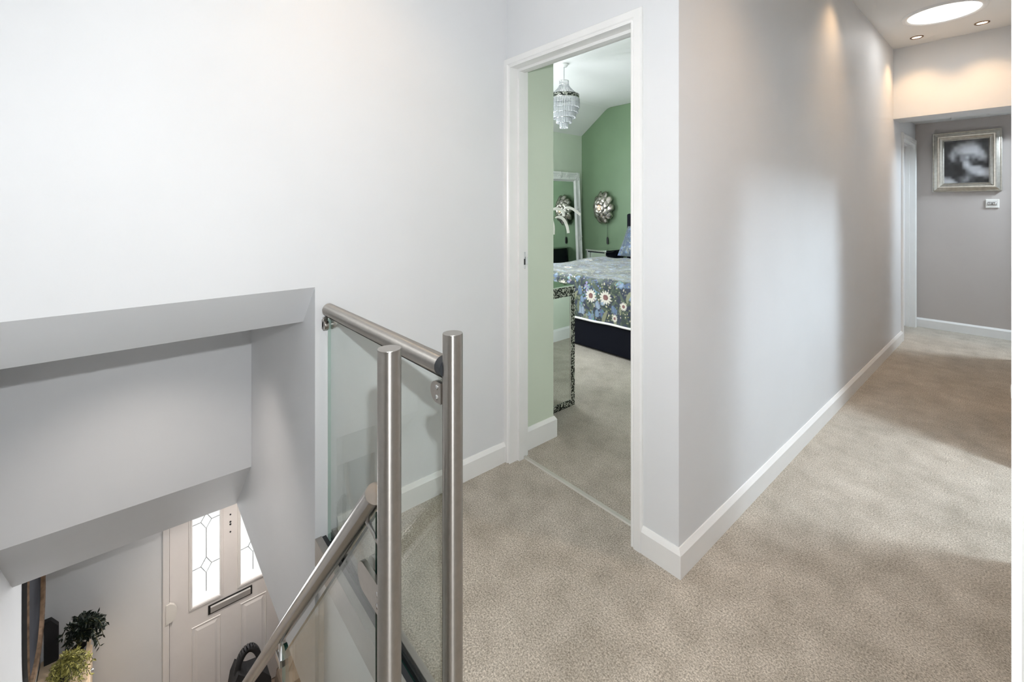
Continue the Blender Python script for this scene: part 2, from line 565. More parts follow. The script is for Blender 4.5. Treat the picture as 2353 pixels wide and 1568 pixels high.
struct(MB().box(BXR - 0.006, BXR, YD + 0.1, BYF, 0, CEIL).build('wall_bedroom_right', 'sage_paint'), 'sage wall behind the bedroom door')

fm = MB().sweep([(-3.25, 0.9), (-2.25, 0.9), (-2.25, 2.1), (-3.25, 2.1)], [(0, 0), (-0.05, 0), (-0.05, 0.05), (0, 0.05)], -1, lambda a, b, v: (a, BYN - 0.08 + v, b), closed=True)
o = struct(fm.build('window_6', 'gloss_white'), 'added white window frame for fill light in the near bedroom wall')  # unseen window, added to hold the bedroom fill lamp
MB().box(-3.20, -2.30, BYN - 0.058, BYN - 0.052, 0.95, 2.05).build('pane', 'clear_glass', o)

# hall walls
struct(MB().box(XF - 0.1, XF, YSL, 0.19, HZ, HC).box(XF - 0.1, XF, 1.07, 2.4, HZ, HC).box(XF - 0.1, XF, 0.19, 1.07, -0.78, HC)
       .build('wall_hall_front', 'paint'), 'white hall wall beside the front door')
struct(MB().box(XF - 0.1, 0.2, 2.3, 2.4, HZ, HC).box(0.1, 0.2, YSL, 2.4, HZ, HC).build('wall_hall_back', 'paint'), 'hall walls under the landing')


# baseboards: chamfered strip swept with mitred corners
def skirting(name, runs, label, h=0.098, t=0.015):
    m = MB()
    sec = [(0, 0), (t, 0), (t, h - 0.018), (0.004, h), (0, h)]
    for side, path in runs:
        m.sweep(path, sec, side, lambda a, b, v: (a, b, v))
    return struct(m.build(name, 'gloss_white'), label)


skirting('baseboard_left', [(-1, [(XL, YS + 0.08), (XL, YD - 0.001)])], 'white skirting board along the landing wall')
skirting('baseboard_corridor', [(-1, [(DX1 + 0.047, YD), (XC, YD), (XC, CD0 - 0.056)])], 'white skirting board round the corner into the corridor')
skirting('baseboard_end', [(-1, [(XC, YE), (XR, YE)])], 'white skirting board on the end wall')
skirting('baseboard_right', [(1, [(XR, A1 + 0.06), (XR, B0 - 0.06)]), (1, [(XR, B1 + 0.06), (XR, C0 - 0.06)])], 'skirting board on the right corridor wall', t=0.012)
skirting('baseboard_bedroom', [(-1, [(DX0 - 0.046, YD + 0.113), (DX0 - 0.046, BYN), (BXL, BYN), (BXL, BYF), (BXR - 0.006, BYF), (BXR - 0.006, 2.3)])],
         'white skirting boards round the bedroom', h=0.115)


# door trims: architrave + lining
def arch_profile(w=0.058, t=0.017):
    # u: from opening edge outwards, v: proud of wall
    return [(0, 0), (0, t * 0.70), (w * 0.10, t * 0.80), (w * 0.16, t * 0.62), (w * 0.24, t * 0.66), (w * 0.34, t), (w * 0.90, t), (w, t * 0.6), (w, 0)]


# bedroom doorway (on Y = YD, faces -Y)
t1 = MB().sweep([(DX0, 0), (DX0, DH), (DX1, DH), (DX1, 0)], arch_profile(0.047), 1, lambda a, b, v: (max(a, XL + 0.0005), YD - v, b))
struct(t1.build('trim_2', 'gloss_white'), 'white moulded architrave around the bedroom doorway')
t2 = MB()
t2.sweep([(DX0, 0), (DX0, DH), (DX1, DH), (DX1, 0)], [(0, 0.0), (0.028, 0.0), (0.028, 0.112), (0, 0.112)], 1, lambda a, b, v: (a, YD + v, b))
t2.sweep([(DX0, 0), (DX0, DH), (DX1, DH), (DX1, 0)], [(0.001, 0.040), (-0.013, 0.040), (-0.013, 0.072), (0.001, 0.072)], 1, lambda a, b, v: (a, YD + v, b))
lin = struct(t2.build('trim_3', 'gloss_white'), 'white door lining with stop of the bedroom doorway')
# latch keep on the left lining
kp = MB().box(DX0 - 0.001, DX0 + 0.0015, YD + 0.078, YD + 0.094, 0.97, 1.055).box(DX0, DX0 + 0.004, YD + 0.092, YD + 0.108, 0.99, 1.03)
o = kp.build('latch_plate', 'chrome', lin)
MB().box(DX0 + 0.0012, DX0 + 0.002, YD + 0.082, YD + 0.090, 0.99, 1.02).build('latch_hole', 'black_plastic', o)
struct(MB().prism([(YD + 0.075, 0), (YD + 0.080, 0.005), (YD + 0.096, 0.005), (YD + 0.101, 0)], 'x', DX0, DX1).build('trim_4', 'threshold_metal'),
       'thin metal threshold strip across the carpet join')
# open bedroom door leaf, swung in against the right wall
dl = thing('bedroom_door', (-0.93, 1.60, 0), 'white bedroom door swung open behind the corridor wall', 'door')
MB().box(-0.975, -0.935, 1.575, 2.255, 0.012, 1.975).build('door_leaf', 'gloss_white', dl, bevel=0.002)
MB().tube([(-0.975, 2.19, 1.0), (-1.015, 2.19, 1.0), (-1.02, 2.18, 1.0), (-1.02, 2.09, 1.0)], 0.009, 10).lathe([(0.026, 0), (0.026, -0.008), (0.0, -0.008)], (-0.975, 2.19, 1.0), 16, axis='x').build('handle', 'chrome', dl)

# doorway in corridor left wall beyond the beam
U = [(CD0, 0), (CD0, CDH), (CD1, CDH), (CD1, 0)]
t5 = MB().sweep(U, arch_profile(0.055), 1, lambda a, b, v: (XC + v, a, b))
struct(t5.build('trim_5', 'gloss_white'), 'white architrave of the doorway beyond the beam')
t6 = MB().sweep(U, [(0, 0), (0.024, 0), (0.024, 0.11), (0, 0.11)], 1, lambda a, b, v: (XC - v, a, b))
t6.sweep(U, [(0.001, 0.035), (-0.014, 0.035), (-0.014, 0.07), (0.001, 0.07)], 1, lambda a, b, v: (XC - v, a, b))
struct(t6.build('trim_6', 'gloss_white'), 'white lining of the doorway beyond the beam')
struct(MB().box(XC - 0.109, XC - 0.0705, CD0 + 0.002, CD1 - 0.002, 0.01, CDH - 0.002).build('door_1', 'gloss_white'), 'closed white door left beyond the beam')


# right-hand doorways: architraves and linings
def right_door(i, y0, y1, proud):
    U = [(y0, 0), (y0, 2.02), (y1, 2.02), (y1, 0)]
    m = MB().sweep(U, arch_profile(0.058, proud), 1, lambda a, b, v: (XR - v, a, b))
    m.sweep(U, [(0, 0), (0.018, 0), (0.018, 0.11), (0, 0.11)], 1, lambda a, b, v: (XR + v, a, b))
    return struct(m.build('trim_%d' % i, 'gloss_white'), 'white frame of a doorway in the right corridor wall')


right_door(7, A0, A1, 0.0165)
right_door(8, B0, B1, 0.017)
right_door(9, C0, C1, 0.017)

# ------------------------------------------------------------------ stairs (drop from the landing to the hall)
st = thing('staircase', (-0.80, 0.0, 0), 'carpeted stairs dropping from the landing to the hall', 'stairs')
nris = 14
rise = -HZ / nris
for k in range(1, nris):
    x1 = -0.80 - 0.2 * (k - 1)
    z = -rise * k
    MB().box(x1 - 0.215, x1, YSL + 0.002, YS - 0.004, z - 0.05, z).box(x1 - 0.012, x1, YSL + 0.002, YS - 0.004, z, z + rise - 0.05 if k > 1 else -0.03).build('tread', 'carpet', st)
MB().prism([(-0.80, -0.25), (-0.80, -0.50), (-3.25, HZ), (-3.4, HZ), (-3.4, HZ + 0.12)], 'y', YS - 0.05, YS - 0.02).build('string_board', 'gloss_white', st)


# ------------------------------------------------------------------ glass balustrades
def glass_panel(name, poly, y, th, parent, pale=()):
    """poly in x,z ; panel is th thick centred on y; edges dark green"""
    n = len(poly)
    m = MB()
    m.add([(p[0], y - th / 2, p[1]) for p in poly], [tuple(range(n))], 0)
    m.add([(p[0], y + th / 2, p[1]) for p in poly], [tuple(range(n - 1, -1, -1))], 0)
    v = [(p[0], y - th / 2, p[1]) for p in poly] + [(p[0], y + th / 2, p[1]) for p in poly]
    for i in range(n):
        m.add(v, [(i, (i + 1) % n, (i + 1) % n + n, i + n)], 2 if i in pale else 1)
    return m.build(name, ['clear_glass', 'glass_edge', 'glass_edge_pale'], parent, fix=False)


def clamp(parent, x0, x1, y, z, h=0.055, rounded=-1):
    """D-shaped two-plate glass clamp, flat side at the x1 end, round side towards x0"""
    c = MB()
    s = 1 if x0 < x1 else -1
    for yy in (y - 0.017, y + 0.007):
        poly = []
        for k in range(13):
            a = math.pi / 2 + math.pi * k / 12
            poly.append((x0 + s * (h / 2) * (1 + math.cos(a)) if s > 0 else x0 - (h / 2) * (1 + math.cos(a)), z + (h / 2) * math.sin(a)))
        poly = poly + [(x1, z - h / 2), (x1, z + h / 2)]
        c.prism(poly, 'y', yy, yy + 0.010)
    o = c.build('glass_clamp', 'brushed_steel', parent, bevel=0.0015)
    bx = x1 - s * 0.016
    for dz in (-0.012, 0.012):
        MB().lathe([(0.006, 0.0), (0.006, -0.0015), (0.0, -0.002)], (bx, y - 0.017, z + dz), 14, axis='y').build('bolt', 'chrome', o)
    return o


def cone_cap(m, c, r):
    m.lathe([(r, -0.001), (r, 0.0), (r * 0.98, 0.0010), (0.0, 0.0012)], c, 40, smooth=False)


PR = 0.0236
P2 = (-0.878, 0.572)
P1 = (-0.842, 0.397)
RZ = 0.908
lb = thing('landing_balustrade', (P2[0], P2[1], 0), 'glass balustrade with level steel rail running to the landing wall', 'balustrade')
mm = MB().tube([(P2[0], P2[1], -0.12), (P2[0], P2[1], 0.990)], PR, 40, caps=False)
tube_uv(mm.build('post', 'brushed_tube', lb), (0, 0, 1), (P2[0], P2[1], 0))
mm = MB()
cone_cap(mm, (P2[0], P2[1], 0.990), PR)
mm.build('post_cap', 'brushed_steel', lb)
GY = 0.566
trl = MB().tube([(XL + 0.014, GY, RZ - 0.008), (P2[0] - 0.034, GY, RZ)], PR, 40, caps=False).build('top_rail', 'brushed_tube', lb)
tube_uv(trl, (1, 0, 0), (XL, GY, RZ - 0.004))
MB().lathe([(PR, 0.0), (PR * 0.9, -0.002), (0.0, -0.003)], (XL + 0.014, GY, RZ - 0.008), 32, axis='x').build('rail_cap', 'brushed_steel', lb)
MB().tube([(P2[0] - 0.036, GY, RZ), (P2[0] - 0.010, GY, RZ)], PR * 0.985, 32).build('rail_collar', 'rubber', lb)
glass_panel('glass_panel', [(XL + 0.022, 0.03), (P2[0] - 0.027, 0.03), (P2[0] - 0.027, RZ - 0.028), (XL + 0.022, RZ - 0.036)], GY, 0.011, lb, pale=(3,))
ch = MB()
ch.box(XL, -0.862, YS - 0.0005, YS + 0.024, -0.052, 0.050)      # outer wall
ch.box(XL, -0.862, YS + 0.060, YS + 0.078, -0.028, 0.058)        # inner wall
ch.box(XL, -0.862, YS + 0.024, YS + 0.060, -0.052, -0.02)
cho = ch.build('base_channel', 'channel_metal', lb, bevel=0.0015)
MB().box(XL + 0.001, -0.863, YS + 0.024, YS + 0.0395, -0.02, 0.046).box(XL + 0.001, -0.863, YS + 0.0505, YS + 0.060, -0.02, 0.046).build('gasket', 'rubber', cho)
MB().box(XL, -0.862, YS + 0.002, YS + 0.014, -0.075, -0.052).build('cover_strip', 'gloss_white', lb)
# clamps: at the wall and at the post
wcl = MB().box(XL, XL + 0.010, GY - 0.018, GY + 0.018, RZ - 0.085, RZ - 0.035)
wcl.lathe([(0.0, 0.0), (0.017, 0.0), (0.017, 0.016), (0.0, 0.016)], (XL + 0.024, GY - 0.022, RZ - 0.062), 20, axis='y')
wcl.lathe([(0.0, 0.0), (0.015, 0.0), (0.015, 0.016), (0.0, 0.018)], (XL + 0.024, GY + 0.006, RZ - 0.062), 20, axis='y')
wcl.box(XL, XL + 0.024, GY - 0.022, GY - 0.008, RZ - 0.080, RZ - 0.044)
wcl.build('wall_clamp', 'brushed_steel', lb, bevel=0.0015)
clamp(lb, P2[0] - 0.062, P2[0] - 0.016, GY, RZ - 0.060, 0.05)

sb = thing('stair_balustrade', (P1[0], P1[1], 0), 'glass stair balustrade with polished handrail sloping down to the hall', 'balustrade')
mm = MB().tube([(P1[0], P1[1], -0.18), (P1[0], P1[1], 0.999)], PR, 40, caps=False)
tube_uv(mm.build('post', 'brushed_tube', sb), (0, 0, 1), (P1[0], P1[1], 0))
mm = MB()
cone_cap(mm, (P1[0], P1[1], 0.999), PR)
mm.build('post_cap', 'brushed_steel', sb)
HY_ = 0.405
hs, he = Vector((-0.925, HY_, 0.662)), Vector((-3.05, HY_, 0.662 - 1.108 * 2.125))
tube_uv(MB().tube([hs, he], PR, 40, caps=False).build('handrail', 'polished_steel', sb), hs - he, hs)
dirv = (hs - he).normalized()
# turned end caps on both rail ends
for p, d in ((hs, dirv), (he, -dirv)):
    q = d.to_track_quat('Z', 'Y')
    m = MB()
    prof_ = [(PR, -0.001), (PR, 0.0), (PR * 0.96, 0.0015), (0, 0.002)]
    vv, ff = [], []
    n = 32
    for r_, z_ in prof_:
        for k in range(n):
            a = 2 * math.pi * k / n
            vv.append(p + q @ Vector((r_ * math.cos(a), r_ * math.sin(a), z_)))
    for i in range(3):
        for k in range(n):
            ff.append((i * n + k, i * n + (k + 1) % n, (i + 1) * n + (k + 1) % n, (i + 1) * n + k))
    m.add(vv, ff, 0, False)
    m.build('end_cap', 'brushed_steel', sb)
MB().tube([(-0.985, HY_, 0.582), (-0.900, HY_, 0.565), (P1[0] - 0.01, P1[1], 0.575)], 0.006, 12).build('rail_bracket', 'brushed_steel', sb)


def gl_top(x): return 0.628 + 1.108 * (x + 0.925)


x0, x1 = -1.690, -0.915
poly = [(x1, gl_top(x1) - 0.70), (x1, gl_top(x1) - 0.01)]
for k in range(7):
    a = R(48) + R(132) * k / 6
    poly.append((x0 + 0.025 + 0.025 * math.cos(a), gl_top(x0) - 0.030 + 0.03 * math.sin(a)))
poly += [(x0, gl_top(x0) - 0.70)]
glass_panel('glass_panel', poly, HY_, 0.011, sb, pale=(8, 7, 6, 5))
x0b, x1b = -2.95, -2.35
glass_panel('glass_panel', [(x1b, gl_top(x1b) - 0.80), (x1b, gl_top(x1b) - 0.02), (x0b, gl_top(x0b) - 0.02), (x0b, gl_top(x0b) - 0.80)], HY_, 0.011, sb)
clamp(sb, -0.985, -0.862, HY_, 0.470, 0.062)
clamp(sb, -0.985, -0.862, HY_, 0.02, 0.062)
# lower bracket that carries the handrail between the two panes
bk = MB().tube([(-1.727, HY_, -0.225), (-1.727, HY_, -0.300)], 0.008, 14)
bk.box(-1.745, -1.690, HY_ - 0.014, HY_ + 0.014, -0.318, -0.292)
bk.build('rail_bracket', 'chrome', sb, bevel=0.002)

# ------------------------------------------------------------------ corridor ceiling fittings
tn = thing('sun_tunnel', (-0.404, 4.535, CEIL), 'large round glowing sun tunnel in the corridor ceiling', 'skylight')
MB().lathe([(0.232, 0.0), (0.228, -0.010), (0.212, -0.014), (0.200, -0.008), (0.196, 0.0)], (-0.404, 4.535, CEIL), 56).build('ring', 'gloss_white', tn)
MB().lathe([(0.198, -0.004), (0.150, -0.010), (0.08, -0.014), (0.0, -0.016)], (-0.404, 4.535, CEIL), 48).build('diffuser', 'tunnel_and_fill_glow', tn)
light('sun_tunnel_daylight', 'AREA', (-0.404, 4.535, CEIL - 0.03), 2.6, (1, 0.98, 0.95), (0, 0, 0), shape='DISK', size=0.38)
dls = [(-0.608, 5.02, 'recessed ceiling downlight beside the left corridor wall by the beam'),
       (-0.230, 5.01, 'recessed ceiling downlight by the beam on the right of the corridor'),
       (-0.608, 3.30, 'recessed ceiling downlight by the left wall midway along the corridor'),
       (-0.230, 3.30, 'recessed ceiling downlight on the right midway along the corridor'),
       (-0.23, 1.75, 'recessed ceiling downlight at the near end of the corridor'),
       (-1.25, 0.60, 'recessed ceiling downlight above the glass balustrade')]
for x, y, lab in dls:
    d = thing('downlight', (x, y, CEIL), lab, 'ceiling light', 'corridor downlights')
    MB().lathe([(0.044, 0.0), (0.043, -0.005), (0.034, -0.006), (0.031, 0.004)], (x, y, CEIL), 32).build('bezel', 'bronze_frame', d)
    MB().lathe([(0.0315, -0.001), (0.0, -0.001)], (x, y, CEIL), 24).build('lens', 'downlight_glow', d)
    light('downlight_beam', 'SPOT', (x, y, CEIL - 0.012), 18 if y > 4 else 13 if y > 2 else 26, WARM, (0, 0, 0), spot_size=R(105), spot_blend=0.9, shadow_soft_size=0.03)

rl = struct(MB().sweep([(-1.20, -0.20), (-0.30, -0.20), (-0.30, 0.70), (-1.20, 0.70)], [(0, 0), (0.05, 0), (0.05, -0.02), (0, -0.02)], -1, lambda a, b, v: (a, b, CEIL + v), closed=True)
            .build('window_5', 'gloss_white'), 'added glowing fill panel in a white frame above the landing')  # unseen roof light added as overhead fill
MB().box(-1.195, -0.305, -0.195, 0.695, CEIL - 0.012, CEIL - 0.008).build('pane', 'tunnel_and_fill_glow', rl)  # unseen glowing pane added as overhead fill for the landing

# ------------------------------------------------------------------ picture and switch on the end wall, plug on the right wall
pc = thing('framed_picture', (-0.41, YE, 1.45), 'black and white print in a stepped silver frame on the end wall', 'picture')
px0, px1, pz0, pz1 = -0.655, -0.160, 1.448, 2.060
steps = [(0.0, 0.0, 0.020), (0.0, 0.012, 0.030), (0.012, 0.022, 0.024), (0.022, 0.044, 0.030), (0.044, 0.056, 0.042), (0.056, 0.074, 0.026), (0.074, 0.090, 0.018)]


def tilt(z, d):      # frame hangs leaning slightly forward at the top
    return YE - 0.004 - d - (z - pz0) * 0.03


fr = MB()
sec = [(0.0, 0.0), (0.0, 0.020), (0.006, 0.026), (0.012, 0.022), (0.018, 0.026), (0.036, 0.034), (0.044, 0.046), (0.054, 0.046), (0.060, 0.034), (0.074, 0.028), (0.080, 0.030), (0.090, 0.018)]
vv = []
for u, dep in sec:
    for (x, z) in ((px0 + u, pz0 + u), (px1 - u, pz0 + u), (px1 - u, pz1 - u), (px0 + u, pz1 - u)):
        vv.append((x, tilt(z, dep), z))
ff = []
for i in range(len(sec) - 1):
    for k in range(4):
        ff.append((i * 4 + k, i * 4 + (k + 1) % 4, (i + 1) * 4 + (k + 1) % 4, (i + 1) * 4 + k))
fr.add(vv, ff)
fr.build('frame', 'silver_leaf', pc)
MB().add([(px0, tilt(pz0, 0), pz0), (px1, tilt(pz0, 0), pz0), (px1, tilt(pz1, 0), pz1), (px0, tilt(pz1, 0), pz1)], [(0, 1, 2, 3)]).build('backing', 'black_plastic', pc)
# monochrome blocky print
rows = ["4444333333444333", "3333344455543333", "3334456666654333", "3334666777775333", "3335667777776433", "3346566777776643", "3356545555566653",
        "3246425564555662", "2225425553425552", "2232333664331241", "2222122675222221", "2122112566666432", "2222111256666666", "2222211245667777",
        "2222111344456677", "6551234454332355", "7776334553312222", "7777634422311112"]
nr, nc = len(rows), 16
K = 3
g = np.array([[int(ch_) for ch_ in r_] for r_ in rows], float)
lut = np.array([0.006, 0.016, 0.028, 0.055, 0.13, 0.26, 0.46, 0.60])
gy = np.linspace(0, nr - 1, nr * K); gx = np.linspace(0, nc - 1, nc * K)
gi = np.zeros((nr * K, nc * K))
for a_, yy in enumerate(gy):
    for b_, xx in enumerate(gx):
        y0_, x0_ = int(yy), int(xx); y1_, x1_ = min(y0_ + 1, nr - 1), min(x0_ + 1, nc - 1)
        fy, fx = yy - y0_, xx - x0_
        gi[a_, b_] = lut[int(g[y0_, x0_])] * (1 - fy) * (1 - fx) + lut[int(g[y1_, x0_])] * fy * (1 - fx) + lut[int(g[y0_, x1_])] * (1 - fy) * fx + lut[int(g[y1_, x1_])] * fy * fx
ix0, ix1, iz0, iz1 = px0 + 0.088, px1 - 0.088, pz0 + 0.088, pz1 - 0.088
pm = MB()
vv, ff = [], []
H_, W_ = gi.shape
for a_ in range(H_):
    for b_ in range(W_):
        x = ix0 + (ix1 - ix0) * b_ / (W_ - 1); z = iz1 - (iz1 - iz0) * a_ / (H_ - 1)
        vv.append((x, tilt(z, 0.017), z))
for a_ in range(H_ - 1):
    for b_ in range(W_ - 1):
        ff.append((a_ * W_ + b_, a_ * W_ + b_ + 1, (a_ + 1) * W_ + b_ + 1, (a_ + 1) * W_ + b_))
pm.add(vv, ff)
po = pm.build('print', 'photo_print', pc, fix=False)
ca = po.data.color_attributes.new('print', 'FLOAT_COLOR', 'POINT')
arr = np.ones((H_ * W_, 4), np.float32)
arr[:, 0] = gi.ravel(); arr[:, 1] = gi.ravel() * 1.01; arr[:, 2] = gi.ravel() * 1.06
ca.data.foreach_set('color', arr.ravel())

sw = thing('light_switch', (-0.226, YE, 1.32), 'small white double switch plate under the framed picture', 'light switch')
MB().box(-0.272, -0.180, YE - 0.009, YE, 1.281, 1.366).build('plate', 'white_plastic', sw, bevel=0.003)
MB().box(-0.258, -0.194, YE - 0.0105, YE - 0.008, 1.306, 1.341).build('insert', 'grey_satin', sw, bevel=0.001)
for x in (-0.243, -0.209):
    MB().lathe([(0.0135, 0), (0.0135, -0.004), (0.010, -0.007), (0, -0.0075)], (x, YE - 0.0105, 1.3235), 18, axis='y').build('switch_dolly', 'chrome', sw)

pl = thing('plug_in_adapter', (XR, 3.42, 0.33), 'white plug-in adapter on the socket of the right corridor wall', 'adapter')
MB().box(XR - 0.008, XR, 3.36, 3.51, 0.29, 0.376).build('socket_plate', 'white_plastic', pl, bevel=0.002)
ad = MB().prism([(XR - 0.008, 0.290), (XR - 0.030, 0.285), (XR - 0.055, 0.296), (XR - 0.066, 0.320), (XR - 0.068, 0.375), (XR - 0.008, 0.370)], 'y', 3.38, 3.43)
ad.build('body', 'white_plastic', pl, bevel=0.004)
MB().box(XR - 0.046, XR - 0.040, 3.379, 3.381, 0.310, 0.317).build('port', 'black_plastic', pl)

# ------------------------------------------------------------------ bedroom: bed
bd = thing('bed', (-2.75, 4.15, 0), 'black upholstered bed base with dark headboard in the bedroom', 'bed')
BX0, BX1, BY0, BY1 = -3.58, -1.92, 3.150, 5.10
MB().box(BX0, BX1, BY0, BY1, 0.015, 0.335).build('base', 'navy_velvet', bd, bevel=0.012)
MB().box(BX0 + 0.01, BX1 - 0.01, BY0 + 0.01, BY1, 0.335, 0.60).build('mattress', 'white_piping', bd, bevel=0.04)
MB().box(BX0 + 0.03, BX1, BY1 + 0.005, BYF - 0.03, 0.0, 1.20).build('headboard', 'navy_velvet', bd, bevel=0.02)


# --- printed duvet
def paint(W, Hh, res):
    """floral print, returns Hh x W x 3 linear colours"""
    img = np.zeros((Hh, W, 3), np.float32)
    img[:] = (0.020, 0.030, 0.060)
    yy, xx = np.mgrid[0:Hh, 0:W].astype(np.float32)

    def blob(cx, cy, a, b, ang, col):
        r = int(max(a, b)) + 2
        x0_, x1_, y0_, y1_ = max(0, int(cx) - r), min(W, int(cx) + r + 1), max(0, int(cy) - r), min(Hh, int(cy) + r + 1)
        if x0_ >= x1_ or y0_ >= y1_: return
        X = xx[y0_:y1_, x0_:x1_] - cx; Y = yy[y0_:y1_, x0_:x1_] - cy
        ca_, sa_ = math.cos(ang), math.sin(ang)
        u = (X * ca_ + Y * sa_) / a; v = (-X * sa_ + Y * ca_) / b
        m = (u * u + v * v) < 1
        img[y0_:y1_, x0_:x1_][m] = col

    def leaf(cx, cy, L, ang, col):
        c2 = 0.0
        for k in range(12):
            t = k / 11.0
            wd_ = L * 0.13 * math.sin(math.pi * (0.08 + 0.9 * t)) + 0.6
            a2 = ang + 0.5 * (t - 0.5)
            blob(cx + L * t * math.cos(a2), cy + L * t * math.sin(a2), wd_ * 1.5, wd_, a2, col)

    s = 1.0 / res
    greens = [(0.025, 0.045, 0.035), (0.045, 0.070, 0.050), (0.08, 0.105, 0.075), (0.14, 0.16, 0.10), (0.24, 0.25, 0.16)]
    blues = [(0.07, 0.11, 0.20), (0.12, 0.18, 0.29), (0.18, 0.26, 0.38), (0.28, 0.35, 0.45)]
    creams = [(0.55, 0.52, 0.36), (0.42, 0.40, 0.20), (0.62, 0.55, 0.45), (0.50, 0.38, 0.33)]
    area = W * Hh * res * res
    R_ = random.Random(5)
    for _ in range(int(area * 420)):
        leaf(R_.uniform(0, W), R_.uniform(0, Hh), R_.uniform(0.05, 0.12) * s, R_.uniform(0, 6.28), R_.choice(greens[:3]))
    for _ in range(int(area * 1200)):
        r = R_.uniform(0.004, 0.010) * s
        blob(R_.uniform(0, W), R_.uniform(0, Hh), r, r * 0.7, R_.uniform(0, 3), R_.choice(creams[:3] + greens[2:]))
    for _ in range(int(area * 60)):       # berry clusters
        cx, cy = R_.uniform(0, W), R_.uniform(0, Hh)
        c = R_.choice(blues)
        for _k in range(26):
            a = R_.uniform(0, 6.28); d = R_.uniform(0, 0.040) * s
            cc = tuple(v * R_.uniform(0.6, 1.25) for v in c)
            blob(cx + d * math.cos(a), cy + d * math.sin(a) * 1.1, 0.0085 * s, 0.0085 * s, 0, cc)
    for _ in range(int(area * 60)):       # tulips
        cx, cy, a0 = R_.uniform(0, W), R_.uniform(0, Hh), R_.uniform(-2.4, -0.8)
        leaf(cx, cy, -0.10 * s, a0, R_.choice(greens[2:4]))
        c = R_.choice(blues[1:])
        for da, k in ((-0.45, 0.8), (0.45, 0.8), (0, 1.1)):
            blob(cx + 0.018 * s * math.cos(a0 + da), cy + 0.018 * s * math.sin(a0 + da), 0.030 * s, 0.013 * s, a0 + da * 0.6, tuple(v * k for v in c))
    for _ in range(int(area * 42)):
        leaf(R_.uniform(0, W), R_.uniform(0, Hh), R_.uniform(0.07, 0.13) * s, R_.uniform(-2.6, -0.5), R_.choice(greens[2:]))

    def daisy(cx, cy, r):
        for k in range(13):
            a = 2 * math.pi * k / 13 + 0.1
            blob(cx + r * 0.62 * math.cos(a), cy + r * 0.62 * math.sin(a), r * 0.42, r * 0.15, a, (0.72, 0.68, 0.60))
        blob(cx, cy, r * 0.42, r * 0.42, 0, (0.20, 0.085, 0.085))
        blob(cx - r * .08, cy - r * .08, r * 0.22, r * 0.22, 0, (0.26, 0.12, 0.11))
    return img, daisy, blob


res = 0.0042
OV = 0.345               # overhang
Wd, Ld = BX1 - BX0, 1.47
NA, NB_ = int((Wd + 2 * OV) / res), int((Ld + OV) / res)
img, daisy, blob = paint(NA, NB_, res)
TOPZ = 0.655


def uv(x, z):   # front-hanging face: x world, z world -> image coordinates
    return ((x - (BX0 - OV)) / res, (OV - (TOPZ - z)) / res)


for x, z, r in ((-2.555, 0.515, 0.058), (-2.400, 0.520, 0.060), (-2.90, 0.56, 0.055), (-2.205, 0.475, 0.036), (-2.05, 0.50, 0.055), (-2.30, 0.36, 0.03), (-3.2, 0.5, 0.055)):
    u, v = uv(x, z)
    daisy(u, v, r / res)
for k in range(14):
    daisy(random.uniform(0, NA), random.uniform(OV / res + 40, NB_), random.uniform(0.035, 0.055) / res)


def fold(t, r=0.05):
    """distance t past the edge -> (outward, drop) with rounded shoulder"""
    if t <= -r: return t, 0.0
    if t < r * 0.57:
        a = (t + r) / (1.57 * r)
        a = a * math.pi / 2
        return -r + r * math.sin(a), r * (1 - math.cos(a))
    return 0.0 + 0.0, r + (t - r * 0.57)


A = np.arange(NA) * res - OV              # 0..Wd on the top
B = np.arange(NB_) * res - OV             # 0 at the front edge, negative hangs in front
verts = np.zeros((NB_, NA, 3), np.float32)
foldA = [fold(-a) if a < Wd / 2 else fold(a - Wd) for a in A]
foldB = [fold(-b) for b in B]
for j, b in enumerate(B):
    ob, db = foldB[j]
    for i, a in enumerate(A):
        oa, da = foldA[i]
        x = (BX0 - oa) if a < Wd / 2 else (BX1 + oa)
        y = BY0 - 0.012 - ob
        wob = 0.008 * math.sin(a * 9.0 + 1.3) * math.sin(b * 7.0) + 0.006 * math.sin(a * 17 + b * 5)
        drop = max(da, db)
        z = TOPZ - drop + (wob if drop < 0.04 else 0)
        hang = max(0.0, drop - 0.05)
        if db > 0.04: y -= 0.05 * hang + 0.016 * min(1, hang * 8) * (math.sin(a * 8.5 + 0.7) + 0.6 * math.sin(a * 19)) * 0.5
        if da > 0.04: x += (-1 if a < Wd / 2 else 1) * (0.05 * hang + 0.010 * math.sin(b * 11))
        if db > 0.3: z += 0.010 * math.sin(a * 3.1 + 1.9)
        verts[j, i] = (x, y, z)
idx = np.arange(NA * NB_).reshape(NB_, NA)
q = np.stack([idx[:-1, :-1], idx[:-1, 1:], idx[1:, 1:], idx[1:, :-1]], -1).reshape(-1, 4)
# leave out the two doubled-up corners
keep = ~((A[None, :-1] < 0) & (B[:-1, None] < 0) | (A[None, :-1] > Wd) & (B[:-1, None] < 0)).reshape(-1)
q = q[keep]
me = bpy.data.meshes.new('duvet')
me.from_pydata(verts.reshape(-1, 3).tolist(), [], q.tolist())
me.materials.append(MATS['floral_print'])
me.polygons.foreach_set('use_smooth', [True] * len(me.polygons))
ca = me.color_attributes.new('print', 'FLOAT_COLOR', 'POINT')
arr = np.ones((NB_ * NA, 4), np.float32)
arr[:, :3] = img.reshape(-1, 3)
ca.data.foreach_set('color', arr.ravel())
dv = thing('duvet', (-2.75, 3.6, 0.64), 'dark floral duvet with white daisies and blue flowers hanging over the bed end', 'duvet')
do = bpy.data.objects.new('cover', me); COL.objects.link(do); do.parent = dv; do.matrix_parent_inverse = Matrix.Translation(-dv.location)
hem = [tuple(verts[0, i] + np.array((0, -0.003, -0.006))) for i in range(int(OV / res), NA - int(OV / res), 4)]
